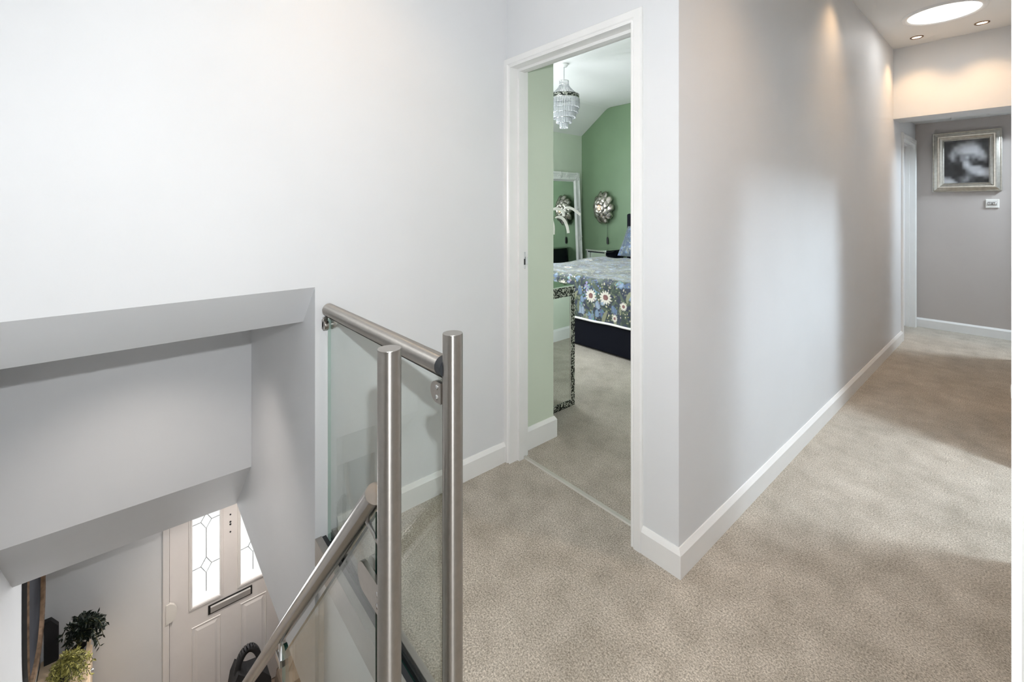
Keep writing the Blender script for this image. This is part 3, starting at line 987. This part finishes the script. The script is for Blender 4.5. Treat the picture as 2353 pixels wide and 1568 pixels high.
MB().tube(hem, 0.010, 8).build('white_hem', 'white_piping', dv)


# --- pillow
def pillow(name, loc, size, rot, label, seed):
    n = 130
    m = MB()
    vv, ff = [], []
    for s in (1, -1):
        for j in range(n + 1):
            for i in range(n + 1):
                u, v = i / n * 2 - 1, j / n * 2 - 1
                e = max(0.0, (1 - abs(u) ** 2.6)) ** 0.55 * max(0.0, (1 - abs(v) ** 2.6)) ** 0.55
                vv.append((u * size[0] / 2 * (1 - 0.05 * (1 - abs(v))), v * size[1] / 2 * (1 - 0.05 * (1 - abs(u))), s * size[2] / 2 * e))
    N = (n + 1) ** 2
    for s in (0, 1):
        for j in range(n):
            for i in range(n):
                a = s * N + j * (n + 1) + i
                f = (a, a + 1, a + n + 2, a + n + 1)
                ff.append(f if s == 0 else f[::-1])
    m.add(vv, ff, 0, True)
    o = m.build(name, 'floral_print', None, fix=False)
    im, dz, bl = paint(n + 1, n + 1, size[0] / n)
    im = im * 0.8 + np.array((0.07, 0.10, 0.17)) * 0.8
    ca = o.data.color_attributes.new('print', 'FLOAT_COLOR', 'POINT')
    ar = np.ones((2 * N, 4), np.float32)
    ar[:N, :3] = im.reshape(-1, 3); ar[N:, :3] = im.reshape(-1, 3)
    ca.data.foreach_set('color', ar.ravel())
    o.location = loc
    o.rotation_euler = rot
    return tag(o, label, 'pillow')


pillow('pillow', (-3.12, 4.88, 0.85), (0.66, 0.44, 0.20), (R(58), 0, R(0)), 'blue floral pillow propped against the headboard nearest the bedside table', 2)
pillow('pillow', (-2.36, 4.88, 0.85), (0.66, 0.44, 0.20), (R(58), 0, R(0)), 'blue floral pillow on the far side of the bed from the bedside table', 3)

# --- bedside table
bt = thing('bedside_table', (-3.80, 4.95, 0), 'small mirrored bedside table with black sides against the green wall', 'bedside table')
NX0, NX1, NY0, NY1 = -3.955, -3.63, 4.76, 5.16
MB().box(NX0 + 0.01, NX1 - 0.01, NY0 + 0.012, NY1, 0.10, 0.690).build('body', 'black_gloss', bt)
MB().box(NX0 - 0.012, NX1 + 0.012, NY0 - 0.012, NY1 + 0.01, 0.690, 0.712).build('top', 'chrome', bt, bevel=0.003)
for z0, z1 in ((0.12, 0.29), (0.305, 0.475), (0.49, 0.675)):
    dr = MB().box(NX0 + 0.02, NX1 - 0.02, NY0, NY0 + 0.012, z0, z1).build('drawer', 'mirror_glass', bt, bevel=0.004)
    MB().lathe([(0.0, -0.02), (0.010, -0.016), (0.010, -0.008), (0.004, 0.0)], ((NX0 + NX1) / 2, NY0, (z0 + z1) / 2), 14, axis='y').build('knob', 'chrome', dr)
for x in (NX0, NX1 - 0.02):
    MB().box(x, x + 0.02, NY0 - 0.004, NY0 + 0.02, 0.0, 0.690).build('corner_trim', 'chrome', bt)
for x in (NX0 + 0.02, NX1 - 0.05):
    for y in (NY0 + 0.02, NY1 - 0.05):
        MB().box(x, x + 0.03, y, y + 0.03, 0.0, 0.10).build('leg', 'black_gloss', bt)

# --- mirrored dresser beside the door
dr = thing('mirrored_dresser', (-2.05, 2.05, 0), 'low mirrored chest with black and silver mosaic edging inside the bedroom door', 'chest')
QX, QY0, QY1, QZ = -1.925, 1.822, 2.195, 0.775
E_ = 0.042
mm = MB()
mm.box(QX - 0.45, QX - 0.004, QY0, QY1 - 0.004, 0.02, QZ - 0.012)
mm.build('body', 'black_gloss', dr)
ed = MB()
ed.box(QX - 0.016, QX, QY1 - E_ * 0.8, QY1, 0.0, QZ).build('mosaic_edge', 'mosaic', dr)
MB().box(QX - 0.016, QX, QY0, QY1 - E_ * 0.8, QZ - 0.062, QZ).build('mosaic_edge', 'mosaic', dr)
MB().box(QX - 0.016, QX, QY0, QY1 - E_ * 0.8, 0.0, E_).build('mosaic_edge', 'mosaic', dr)
MB().box(QX - 0.45, QX - 0.016, QY1 - 0.012, QY1, 0.0, QZ).build('side_edge', 'mosaic', dr)
MB().box(QX - 0.012, QX - 0.003, QY0, QY1 - E_ * 0.8, E_, QZ - 0.062).build('front_mirror', 'mirror_glass', dr)
MB().box(QX - 0.004, QX - 0.001, QY1 - E_ * 0.8 - 0.008, QY1 - E_ * 0.8, E_, QZ - 0.062).build('bevel_strip', 'chrome', dr)
MB().box(QX - 0.45, QX - 0.002, QY0, QY1 - 0.002, QZ, QZ + 0.006).build('top_mirror', 'mirror_glass', dr)

# --- plumes in a vase on the dresser
vs_ = thing('plume_vase', (-2.06, 1.90, QZ + 0.006), 'vase of drooping white feathery plumes on the mirrored chest', 'vase')
vx, vy, vz = -2.06, 1.895, QZ + 0.006
MB().lathe([(0.0, 0), (0.040, 0), (0.055, 0.05), (0.058, 0.10), (0.035, 0.19), (0.024, 0.23), (0.028, 0.25), (0.022, 0.25), (0.018, 0.20)], (vx, vy, vz), 24).build('vase', 'vase_ceramic', vs_)
cam_f = Vector((-0.7581, 0.6521, 0)); cam_r = Vector((0.6521, 0.7581, 0))


def bez(p, n=16):
    out = []
    for i in range(n + 1):
        t = i / n
        a = [Vector(q_) for q_ in p]
        while len(a) > 1:
            a = [a[k].lerp(a[k + 1], t) for k in range(len(a) - 1)]
        out.append(a[0])
    return out


neck = Vector((vx, vy, vz + 0.24))


def at_px(px, py, d):
    t = (px - 1176.5) / 1019.0
    p = cam_f * d + cam_r * (t * d)
    return Vector((p.x, p.y, EYE - (py - 477.0) * d / 1019.0))


# each plume: a stem rising from the neck and a thick drooping head that ends at a chosen point in the room
heads = [((1294, 484), (1306, 470), (1320, 482), (1334, 494), 2.86, 0.0085),
         ((1266, 484), (1282, 474), (1296, 484), (1296, 497), 2.84, 0.0095),
         ((1276, 501), (1294, 492), (1304, 515), (1306, 536), 2.78, 0.0095),
         ((1262, 503), (1270, 502), (1273, 520), (1272, 539), 2.74, 0.0085),
         ((1238, 490), (1228, 480), (1215, 495), (1210, 515), 2.80, 0.0090)]
for a_, b_, c_, e_, d, r in heads:
    hp = bez([at_px(*a_, d), at_px(*b_, d - 0.01), at_px(*c_, d - 0.02), at_px(*e_, d - 0.03)], 14)
    stem = bez([neck, neck + Vector((0, 0, 0.10)), hp[0] + (hp[0] - hp[1]) * 2.5, hp[0]], 10)
    po = MB().tube(stem, 0.0016, 6).build('stem', 'stem_green', vs_)
    m = MB()
    rs = [r * (0.45 + 0.55 * min(1, i / 3.0)) * (1.0 if i < 12 else 0.9) for i in range(15)]
    m.tube(hp, rs, 12)
    # bristles
    for i in range(150):
        t = random.random() * 13
        k = int(t); p = hp[k].lerp(hp[k + 1], t - k)
        ax = (hp[k + 1] - hp[k]).normalized()
        dd = (Vector((random.gauss(0, 1), random.gauss(0, 1), random.gauss(0, 1))).normalized() + ax * 1.5).normalized()
        q1 = p + dd * (r * random.uniform(1.1, 1.6)); sd = ax.cross(dd).normalized() * 0.0012
        m.add([p + sd, p - sd, q1], [(0, 1, 2)])
    m.build('plume', 'plume', vs_, fix=False)

# --- leaning mirror with ornate white frame
lm = thing('leaning_mirror', (-4.28, 4.65, 0), 'tall mirror in an ornate white frame leaning on the bedroom wall', 'mirror')
MY0, MY1, ML, MW = 4.23, 5.085, 1.80, 0.135
lean = math.atan2(0.09, 1.79)


def mir(y, s, d):
    """point on the leaning frame: y along wall, s up along frame, d proud of frame plane"""
    x = BXL + 0.128 - s * math.sin(lean) + d * math.cos(lean)
    return (x, y, s * math.cos(lean) + d * math.sin(lean))


sec = [(0.0, 0.0), (0.0, 0.020), (0.020, 0.030), (0.040, 0.020), (0.075, 0.018), (0.095, 0.030), (0.110, 0.030), (0.125, 0.012), (MW, 0.008)]
vv, ff = [], []
for u, d in sec:
    for y, s in ((MY0 + u, u), (MY1 - u, u), (MY1 - u, ML - u), (MY0 + u, ML - u)):
        vv.append(mir(y, s, d))
for i in range(len(sec) - 1):
    for k in range(4):
        ff.append((i * 4 + k, i * 4 + (k + 1) % 4, (i + 1) * 4 + (k + 1) % 4, (i + 1) * 4 + k))
MB().add(vv, ff).build('frame', 'white_plaster', lm)
g_ = [mir(y, s, 0.008) for y, s in ((MY0 + MW, MW), (MY1 - MW, MW), (MY1 - MW, ML - MW), (MY0 + MW, ML - MW))]
MB().add(g_, [(0, 1, 2, 3)]).build('mirror_glass', 'mirror_glass', lm)
bk_ = [mir(y, s, 0.0) for y, s in ((MY0, 0), (MY1, 0), (MY1, ML), (MY0, ML))]
MB().add(bk_, [(0, 1, 2, 3)]).build('backboard', 'black_plastic', lm)


def ornament(y, s, sc, seed):
    rr = random.Random(seed)
    m = MB()
    for k in range(14):
        a = rr.uniform(0, 6.28)
        pts = []
        for i in range(7):
            t = i / 6
            rad = sc * (0.15 + 0.85 * t)
            aa = a + 1.2 * t
            pts.append(Vector(mir(y + rad * math.cos(aa) * 0.8, s + rad * math.sin(aa), 0.022 + 0.006 * math.sin(math.pi * t))))
        m.tube(pts, [sc * 0.10 * (1 - 0.7 * i / 6) + 0.002 for i in range(7)], 6)
    m.build('ornament', 'white_plaster', lm)


for i, (y, s) in enumerate([(MY0 + .06, .06), (MY1 - .06, .06), (MY1 - .06, ML - .06), (MY0 + .06, ML - .06)]):
    ornament(y, s, 0.062, i)
for i, (y, s) in enumerate([((MY0 + MY1) / 2, ML - .06), (MY1 - .05, 0.86), (MY0 + .05, 0.86), (MY1 - .06, 1.25), (MY1 - .26, ML - .06), ((MY0 + MY1) / 2, .06)]):
    ornament(y, s, 0.062, 10 + i)

# --- metal petal sconce with pull cord
sc = thing('petal_wall_light', (-3.97, BYF, 1.28), 'round bronze wall light made of overlapping metal petals', 'wall light')
cx, cy, cz = -3.965, 5.115, 1.285
MB().lathe([(0.0, 0.0), (0.05, 0.0), (0.05, -0.02), (0.012, -0.03), (0.012, -0.07), (0.03, -0.08), (0.0, -0.085)], (cx, BYF, cz), 20, axis='y').build('mount', 'petal_metal', sc)
for ring, (n, rin, L, wd_, yo) in enumerate(((10, 0.02, 0.195, 0.072, 0.0), (8, 0.015, 0.155, 0.066, -0.030), (6, 0.01, 0.110, 0.056, -0.052))):
    for k in range(n):
        a = 2 * math.pi * (k + 0.5 * ring) / n
        m = MB()
        vv = []
        ns, nw = 9, 5
        for i in range(ns):
            t = i / (ns - 1)
            wloc = wd_ * (math.sin(math.pi * (0.12 + 0.80 * t)) ** 0.7)
            rad = rin + L * t
            for j in range(nw):
                s_ = (j / (nw - 1)) * 2 - 1
                yy = cy + yo - 0.060 * math.sin(t * math.pi * 0.9) + 0.035 * t + 0.014 * s_ * s_ + 0.006 * s_
                ca_, sa_ = math.cos(a), math.sin(a)
                lx = rad; ly = wloc * s_
                vv.append((cx + (lx * ca_ - ly * sa_) * 0.86, yy, cz + (lx * sa_ + ly * ca_) * 1.12))
        ff = [(i * nw + j, i * nw + j + 1, (i + 1) * nw + j + 1, (i + 1) * nw + j) for i in range(ns - 1) for j in range(nw - 1)]
        m.add(vv, ff, 0, True)
        o = m.build('petal', 'petal_metal', sc)
        so = o.modifiers.new('solid', 'SOLIDIFY'); so.thickness = 0.0015
for dx, dz in ((-0.018, 0.01), (0.02, 0.006), (0.0, -0.02)):
    MB().lathe([(0.0, -0.028), (0.010, -0.024), (0.013, -0.012), (0.008, 0.0)], (cx + dx, cy - 0.062, cz + dz), 12, axis='y').build('bulb', 'bulb_glow', sc)
MB().tube([(-3.925, BYF - 0.02, cz - 0.05), (-3.926, BYF - 0.02, 0.86)], 0.0016, 6).build('pull_cord', 'black_plastic', sc)
MB().tube([(-3.926, BYF - 0.02, 0.865), (-3.926, BYF - 0.02, 0.845), (-3.922, BYF - 0.02, 0.775), (-3.922, BYF - 0.02, 0.757)], [0.004, 0.014, 0.016, 0.008], 12).build('cord_pull', 'black_plastic', sc)

# --- chandelier
chd = thing('chandelier', (-3.02, 3.284, CEIL), 'tiered crystal chandelier hanging from the bedroom ceiling', 'chandelier')
hx, hy = -3.02, 3.284
MB().lathe([(0.0, 0.0), (0.042, 0.0), (0.040, -0.018), (0.030, -0.030), (0.0, -0.032)], (hx, hy, CEIL), 28).build('ceiling_rose', 'gloss_white', chd)
MB().tube([(hx, hy, CEIL - 0.03), (hx, hy, 2.552)], 0.003, 8).build('cord', 'came_lead', chd)


def ring_at(z, r, hh, name, mat, th=0.003):
    MB().lathe([(r, z - hh / 2), (r + th, z - hh / 2), (r + th, z + hh / 2), (r, z + hh / 2), (r, z - hh / 2)], (hx, hy, 0), 40).build(name, mat, chd)


ring_at(2.548, 0.044, 0.010, 'top_ring', 'chrome')
ring_at(2.512, 0.046, 0.006, 'top_ring', 'chrome')
ring_at(2.388, 0.148, 0.040, 'filigree_band', 'mosaic')
# bead strings of the bell
m = MB()


def octa(m, c, a, h):
    x, y, z = c
    v = [(x + a, y, z), (x, y + a, z), (x - a, y, z), (x, y - a, z), (x, y, z + h), (x, y, z - h)]
    m.add(v, [(0, 1, 4), (1, 2, 4), (2, 3, 4), (3, 0, 4), (1, 0, 5), (2, 1, 5), (3, 2, 5), (0, 3, 5)])


for k in range(30):
    a = 2 * math.pi * k / 30
    for i in range(15):
        t = i / 14
        r = 0.046 + 0.098 * t ** 1.5
        octa(m, (hx + r * math.cos(a), hy + r * math.sin(a), 2.510 - 0.105 * t), 0.0045, 0.006)
    for i in range(3):
        octa(m, (hx + 0.046 * math.cos(a), hy + 0.046 * math.sin(a), 2.545 - 0.012 * i), 0.004, 0.006)
bs = m.build('bead_bell', 'crystal', chd); bs['kind'] = 'stuff'
for z, r in ((2.366, 0.150), (2.322, 0.150), (2.275, 0.135), (2.228, 0.112), (2.178, 0.072), (2.128, 0.038)):
    m = MB()
    n = max(10, int(2 * math.pi * r / 0.017))
    for k in range(n):
        a = 2 * math.pi * k / n
        x, y = hx + r * math.cos(a), hy + r * math.sin(a)
        m.tube([(x, y, z), (x, y, z - 0.006), (x, y, z - 0.042), (x, y, z - 0.052)], [0.002, 0.0065, 0.0075, 0.003], 6, smooth=False)
    o = m.build('crystal_tier', 'crystal', chd); o['kind'] = 'stuff'
    ring_at(z + 0.002, r, 0.005, 'tier_ring', 'chrome')

# ------------------------------------------------------------------ hall below: front door
fd = struct(MB().box(XF - 0.06, XF - 0.012, 0.228, 1.03, HZ + 0.01, -0.80).build('door_2', 'door_white', bevel=0.002), 'white front door with two leaded glass panes and letterbox')
FX = XF - 0.012        # face of the slab
fr = MB()
fr.box(XF - 0.06, XF + 0.012, 0.186, 0.2255, HZ, -0.79).box(XF - 0.06, XF + 0.012, 1.032, 1.07, HZ, -0.79).box(XF - 0.06, XF + 0.012, 0.186, 1.07, -0.795, -0.755)
struct(fr.build('trim_10', 'door_white', bevel=0.003), 'white frame of the front door')
GZ0, GZ1 = -1.876, -0.95
for y0, y1 in ((0.372, 0.552), (0.702, 0.882)):
    gp = MB().box(FX - 0.002, FX + 0.001, y0, y1, GZ0, GZ1).build('glass_pane', 'door_glass_glow', fd)
    yc, h = (y0 + y1) / 2, (y1 - y0)
    cm = MB()

    def came(pts):
        cm.tube([(FX + 0.003, y, z) for y, z in pts], 0.0025, 6)
    for zc in (-1.590, -1.235):
        came([(yc, zc + 0.062), (yc + 0.036, zc), (yc, zc - 0.062), (yc - 0.036, zc), (yc, zc + 0.062)])
        came([(yc + 0.036, zc), (y1, zc + 0.004)])
        came([(yc - 0.036, zc), (y0, zc - 0.004)])
    came([(yc, -1.235 - 0.062), (yc, -1.590 + 0.062)])
    came([(yc, -1.590 - 0.062), (yc, -1.80)])
    came([(yc, -1.235 + 0.062), (yc, GZ1)])
    cm.build('lead_came', 'came_lead', gp)
    b = MB()
    wv = 0.026
    sec = [(0.0, 0.0), (0.002, 0.010), (0.010, 0.014), (0.016, 0.010), (0.021, 0.011), (wv, 0.0)]
    vv, ff = [], []
    for u, d in sec:
        for y, z in ((y0 - u, GZ0 - u), (y1 + u, GZ0 - u), (y1 + u, GZ1 + u), (y0 - u, GZ1 + u)):
            vv.append((FX + d, y, z))
    for i in range(len(sec) - 1):
        for k in range(4):
            ff.append((i * 4 + k, i * 4 + (k + 1) % 4, (i + 1) * 4 + (k + 1) % 4, (i + 1) * 4 + k))
    b.add(vv, ff)
    b.build('glazing_bead', 'door_white', fd)
# raised lower panels
for y0, y1 in ((0.365, 0.56), (0.700, 0.895)):
    z0, z1 = -2.70, -2.045
    sec = [(0.0, 0.0), (0.004, 0.006), (0.010, 0.001), (0.022, 0.000), (0.040, 0.007), (0.041, 0.007)]
    vv, ff = [], []
    for u, d in sec:
        for y, z in ((y0 + u, z0 + u), (y1 - u, z0 + u), (y1 - u, z1 - u), (y0 + u, z1 - u)):
            vv.append((FX + d + 0.0005, y, z))
    for i in range(len(sec) - 1):
        for k in range(4):
            ff.append((i * 4 + k, i * 4 + (k + 1) % 4, (i + 1) * 4 + (k + 1) % 4, (i + 1) * 4 + k))
    L_ = (len(sec) - 1) * 4
    ff.append((L_, L_ + 1, L_ + 2, L_ + 3))
    MB().add(vv, ff).build('panel', 'door_white', fd)
lbx = MB().box(FX, FX + 0.008, 0.474, 0.786, -2.005, -1.930).build('letterbox', 'black_plastic', fd, bevel=0.003)
MB().prism([(FX + 0.008, -1.995), (FX + 0.013, -1.993), (FX + 0.020, -1.945), (FX + 0.008, -1.940)], 'y', 0.490, 0.772).build('flap', 'satin_silver', lbx)
for z, r in ((-1.262, 0.006), (-1.322, 0.007), (-1.343, 0.007), (-1.405, 0.006)):
    MB().lathe([(r, 0.0), (r, 0.004), (0.0, 0.005)], (FX, 0.628, z), 14, axis='x').build('fitting_hole', 'black_plastic', fd)
hg = MB()
poly = [(0.205, -1.755), (0.205, -1.90), (0.228, -1.90)] + [(0.228 + 0.045 * math.cos(R(-70 + 140 * k / 8)), -1.828 + 0.068 * math.sin(R(-70 + 140 * k / 8))) for k in range(9)] + [(0.228, -1.755)]
hg.prism(poly, 'x', FX + 0.01, FX + 0.032)
hg.build('hinge', 'white_plastic', fd, bevel=0.003)
for k in range(2):
    pass

# hall mirror on the near wall, its dark reflection painted as matt colour
hm = thing('hall_mirror', (-3.945, YSL, -1.53), 'round-cornered mirror with painted dark reflection in a bronze frame on the hall side wall', 'picture')
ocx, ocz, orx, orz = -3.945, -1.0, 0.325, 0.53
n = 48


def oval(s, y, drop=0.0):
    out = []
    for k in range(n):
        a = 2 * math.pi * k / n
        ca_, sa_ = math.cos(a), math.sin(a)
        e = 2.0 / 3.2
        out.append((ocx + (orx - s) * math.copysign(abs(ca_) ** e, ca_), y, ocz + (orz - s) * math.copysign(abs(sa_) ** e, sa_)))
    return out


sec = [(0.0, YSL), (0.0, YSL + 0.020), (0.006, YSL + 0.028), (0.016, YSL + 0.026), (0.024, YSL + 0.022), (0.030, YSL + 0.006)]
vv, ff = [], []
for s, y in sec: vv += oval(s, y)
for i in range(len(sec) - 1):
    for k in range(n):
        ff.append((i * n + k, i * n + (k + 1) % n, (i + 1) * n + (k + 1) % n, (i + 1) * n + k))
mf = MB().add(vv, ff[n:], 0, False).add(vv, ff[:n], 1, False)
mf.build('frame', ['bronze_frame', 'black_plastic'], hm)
MB().add(oval(0.0295, YSL + 0.0065), [tuple(range(n))]).build('panel', 'painted_reflection', hm)  # mirror glass, its dark reflection put into the colour

# tall cream cabinet with plants
cb = thing('hall_cabinet', (-4.08, -0.32, HZ), 'narrow cream cabinet in the hall corner carrying the plants', 'cabinet')
KX0, KX1, KY0, KY1, KZ = -4.27, -3.90, YSL + 0.004, -0.215, -1.735
MB().box(KX0, KX1, KY0, KY1, HZ + 0.04, KZ - 0.02).build('body', 'cabinet_cream', cb, bevel=0.004)
MB().box(KX0, KX1 + 0.006, KY0, KY1 + 0.006, KZ - 0.02, KZ).build('top', 'cabinet_cream', cb, bevel=0.003)
MB().box(KX0 + 0.02, KX1 - 0.02, KY0, KY1 - 0.02, HZ, HZ + 0.04).build('plinth', 'black_plastic', cb)
for k, (z0, z1) in enumerate(((-2.80, -2.30), (-2.29, -1.765))):
    d_ = MB().box(KX0 + 0.012, KX1 - 0.012, KY1, KY1 + 0.014, z0, z1).build('door', 'cabinet_cream', cb, bevel=0.003)
    MB().lathe([(0.012, 0.0), (0.012, 0.012), (0.0, 0.016)], ((KX0 + KX1) / 2, KY1 + 0.014, z1 - 0.05), 14, axis='y').build('knob', 'chrome', d_)


def plant(name, c, hgt, spread, nl, leafL, mat, label, up, pot_r, pot_h, bias=(0, 0)):
    p = thing(name, c, label, 'plant')
    x, y, z = c
    MB().lathe([(0.0, 0.0), (pot_r * 0.75, 0.0), (pot_r, pot_h), (pot_r * 0.9, pot_h), (pot_r * 0.85, pot_h * 0.8), (0.0, pot_h * 0.8)], c, 20).build('pot', 'pot_black', p)
    rr = random.Random(hash(name) % 1000 if False else len(name))
    st_, fo = MB(), MB()
    for s in range(nl):
        a = rr.uniform(0, 6.28)
        rad = spread * rr.uniform(0.25, 1.0)
        ex, ey = rad * math.cos(a) + bias[0], rad * math.sin(a) + bias[1]
        ey = max(ey, YSL + 0.03 - y)
        ex = max(ex, XF + 0.03 - x)
        top = hgt * rr.uniform(0.55, 1.0)
        end = top - up * rr.uniform(0.3, 1.0) * rad / spread * hgt
        pts = bez([(x, y, z + pot_h * 0.8), (x + ex * 0.25, y + ey * 0.25, z + top), (x + ex * 0.8, y + ey * 0.8, z + top), (x + ex, y + ey, z + end)], 12)
        st_.tube(pts, 0.0018, 5)
        for i in range(3, 13):
            for sd in (-1, 1):
                t = (pts[i] - pts[i - 1]).normalized()
                side = t.cross(Vector((rr.gauss(0, .4), rr.gauss(0, .4), 1))).normalized() * sd
                dr_ = (t * 0.75 + side + Vector((0, 0, rr.uniform(-.4, .4)))).normalized()
                L = leafL * rr.uniform(0.7, 1.2)
                wv = dr_.cross(Vector((rr.gauss(0, 1), rr.gauss(0, 1), rr.gauss(0, 1)))).normalized() * L * 0.24
                p0 = pts[i]
                nn = wv.cross(dr_).normalized() * L * 0.08
                fo.add([p0, p0 + dr_ * L * .45 + wv + nn, p0 + dr_ * L, p0 + dr_ * L * .45 - wv + nn, p0 + dr_ * L * .5 - nn], [(0, 1, 4), (1, 2, 4), (2, 3, 4), (3, 0, 4)])
    st_.build('stems', 'stem_green', p)
    o = fo.build('foliage', mat, p, fix=False)
    o['kind'] = 'stuff'
    return p


plant('dark_leaf_plant', (-4.12, -0.262, KZ), 0.30, 0.115, 46, 0.033, 'leaf_dark', 'bushy dark green plant at the back of the hall cabinet', 0.55, 0.04, 0.09, (-0.02, 0.03))
plant('yellow_leaf_plant', (-3.965, -0.330, KZ), 0.20, 0.115, 60, 0.026, 'leaf_yellow', 'yellow-green trailing plant in a dark pot at the cabinet front', 1.0, 0.045, 0.10, (0.02, 0.04))
bkf = MB().prism([(-0.432, -1.450), (-0.432, KZ), (-0.365, KZ), (-0.365, -1.505), (-0.400, -1.450)], 'x', -4.25, -4.215)
tag(bkf.build('black_ornament', 'black_fabric'), 'flat black ornament standing behind the plants on the hall cabinet', 'ornament')

# black bag and doormat by the front door
bg = thing('black_bag', (-4.06, 0.70, HZ), 'black fabric bag with a tall loop handle by the front door', 'bag')
b = MB()
prof_ = []
ys_ = [(0.58, -2.83), (0.575, -2.55), (0.60, -2.40), (0.632, -2.33), (0.70, -2.40), (0.80, -2.42), (0.86, -2.50), (0.875, -2.83)]
b.prism(ys_, 'x', -4.14, -3.98)
b.build('body', 'black_fabric', bg, bevel=0.02)
lp = bez([(-4.05, 0.630, -2.40), (-4.05, 0.640, -2.20), (-4.05, 0.76, -2.14), (-4.05, 0.80, -2.40)], 16)
m = MB()
for i in range(len(lp) - 1):
    p, q_ = lp[i], lp[i + 1]
    tt = (q_ - p).normalized(); nn = Vector((1, 0, 0)).cross(tt).normalized() * 0.019
    e = Vector((0.022, 0, 0))
    m.add([p + nn - e, p + nn + e, p - nn + e, p - nn - e, q_ + nn - e, q_ + nn + e, q_ - nn + e, q_ - nn - e],
          [(0, 1, 5, 4), (1, 2, 6, 5), (2, 3, 7, 6), (3, 0, 4, 7)] + ([(0, 3, 2, 1)] if i == 0 else []) + ([(4, 5, 6, 7)] if i == len(lp) - 2 else []), 0, True)
m.build('loop_handle', 'black_fabric', bg)
tag(MB().prism([(0.30, HZ), (0.30, HZ + 0.012), (1.02, HZ + 0.012), (1.02, HZ)], 'x', -4.26, -3.75).build('doormat', 'taupe_bag', bevel=0.004), 'brown doormat in front of the white front door', 'doormat')
tb = thing('brown_holdall', (-3.95, 1.06, HZ), 'brown leather holdall on the hall floor right of the black bag', 'bag')
MB().prism([(0.93, HZ + 0.013), (0.90, HZ + 0.12), (0.93, HZ + 0.27), (1.00, HZ + 0.31), (1.22, HZ + 0.31), (1.29, HZ + 0.25), (1.30, HZ + 0.12), (1.27, HZ + 0.013)], 'x', -4.10, -3.86).build('body', 'taupe_bag', tb, bevel=0.03)
MB().tube(bez([(-3.98, 0.99, HZ + 0.30), (-3.98, 1.02, HZ + 0.45), (-3.98, 1.20, HZ + 0.45), (-3.98, 1.23, HZ + 0.30)], 12), 0.009, 8).build('handle', 'taupe_bag', tb)

# hall downlight, and an added fill lamp hidden in the stair soffit
for x, y, z, pw, colr, ang, lab in ((-3.72, 0.62, -0.645, 36, (1.0, 0.87, 0.76), 125, 'recessed downlight in the hall ceiling in front of the front door'),
                                    (-2.36, 0.03, 0.83, 21, (1.0, 0.90, 0.82), 112, 'added fill downlight hidden in the low soffit over the stairs')):
    hl = thing('hall_and_fill_downlight', (x, y, z), lab, 'ceiling light')
    MB().lathe([(0.044, 0.0), (0.043, -0.005), (0.034, -0.006), (0.031, 0.004)], (x, y, z), 24).build('bezel', 'chrome', hl)
    MB().lathe([(0.0315, -0.001), (0.0, -0.001)], (x, y, z), 20).build('lens', 'downlight_glow', hl)
    light('hall_and_fill_beam', 'SPOT', (x, y, z - 0.015), pw, colr, (0, 0, 0), spot_size=R(ang), spot_blend=0.9, shadow_soft_size=0.03)
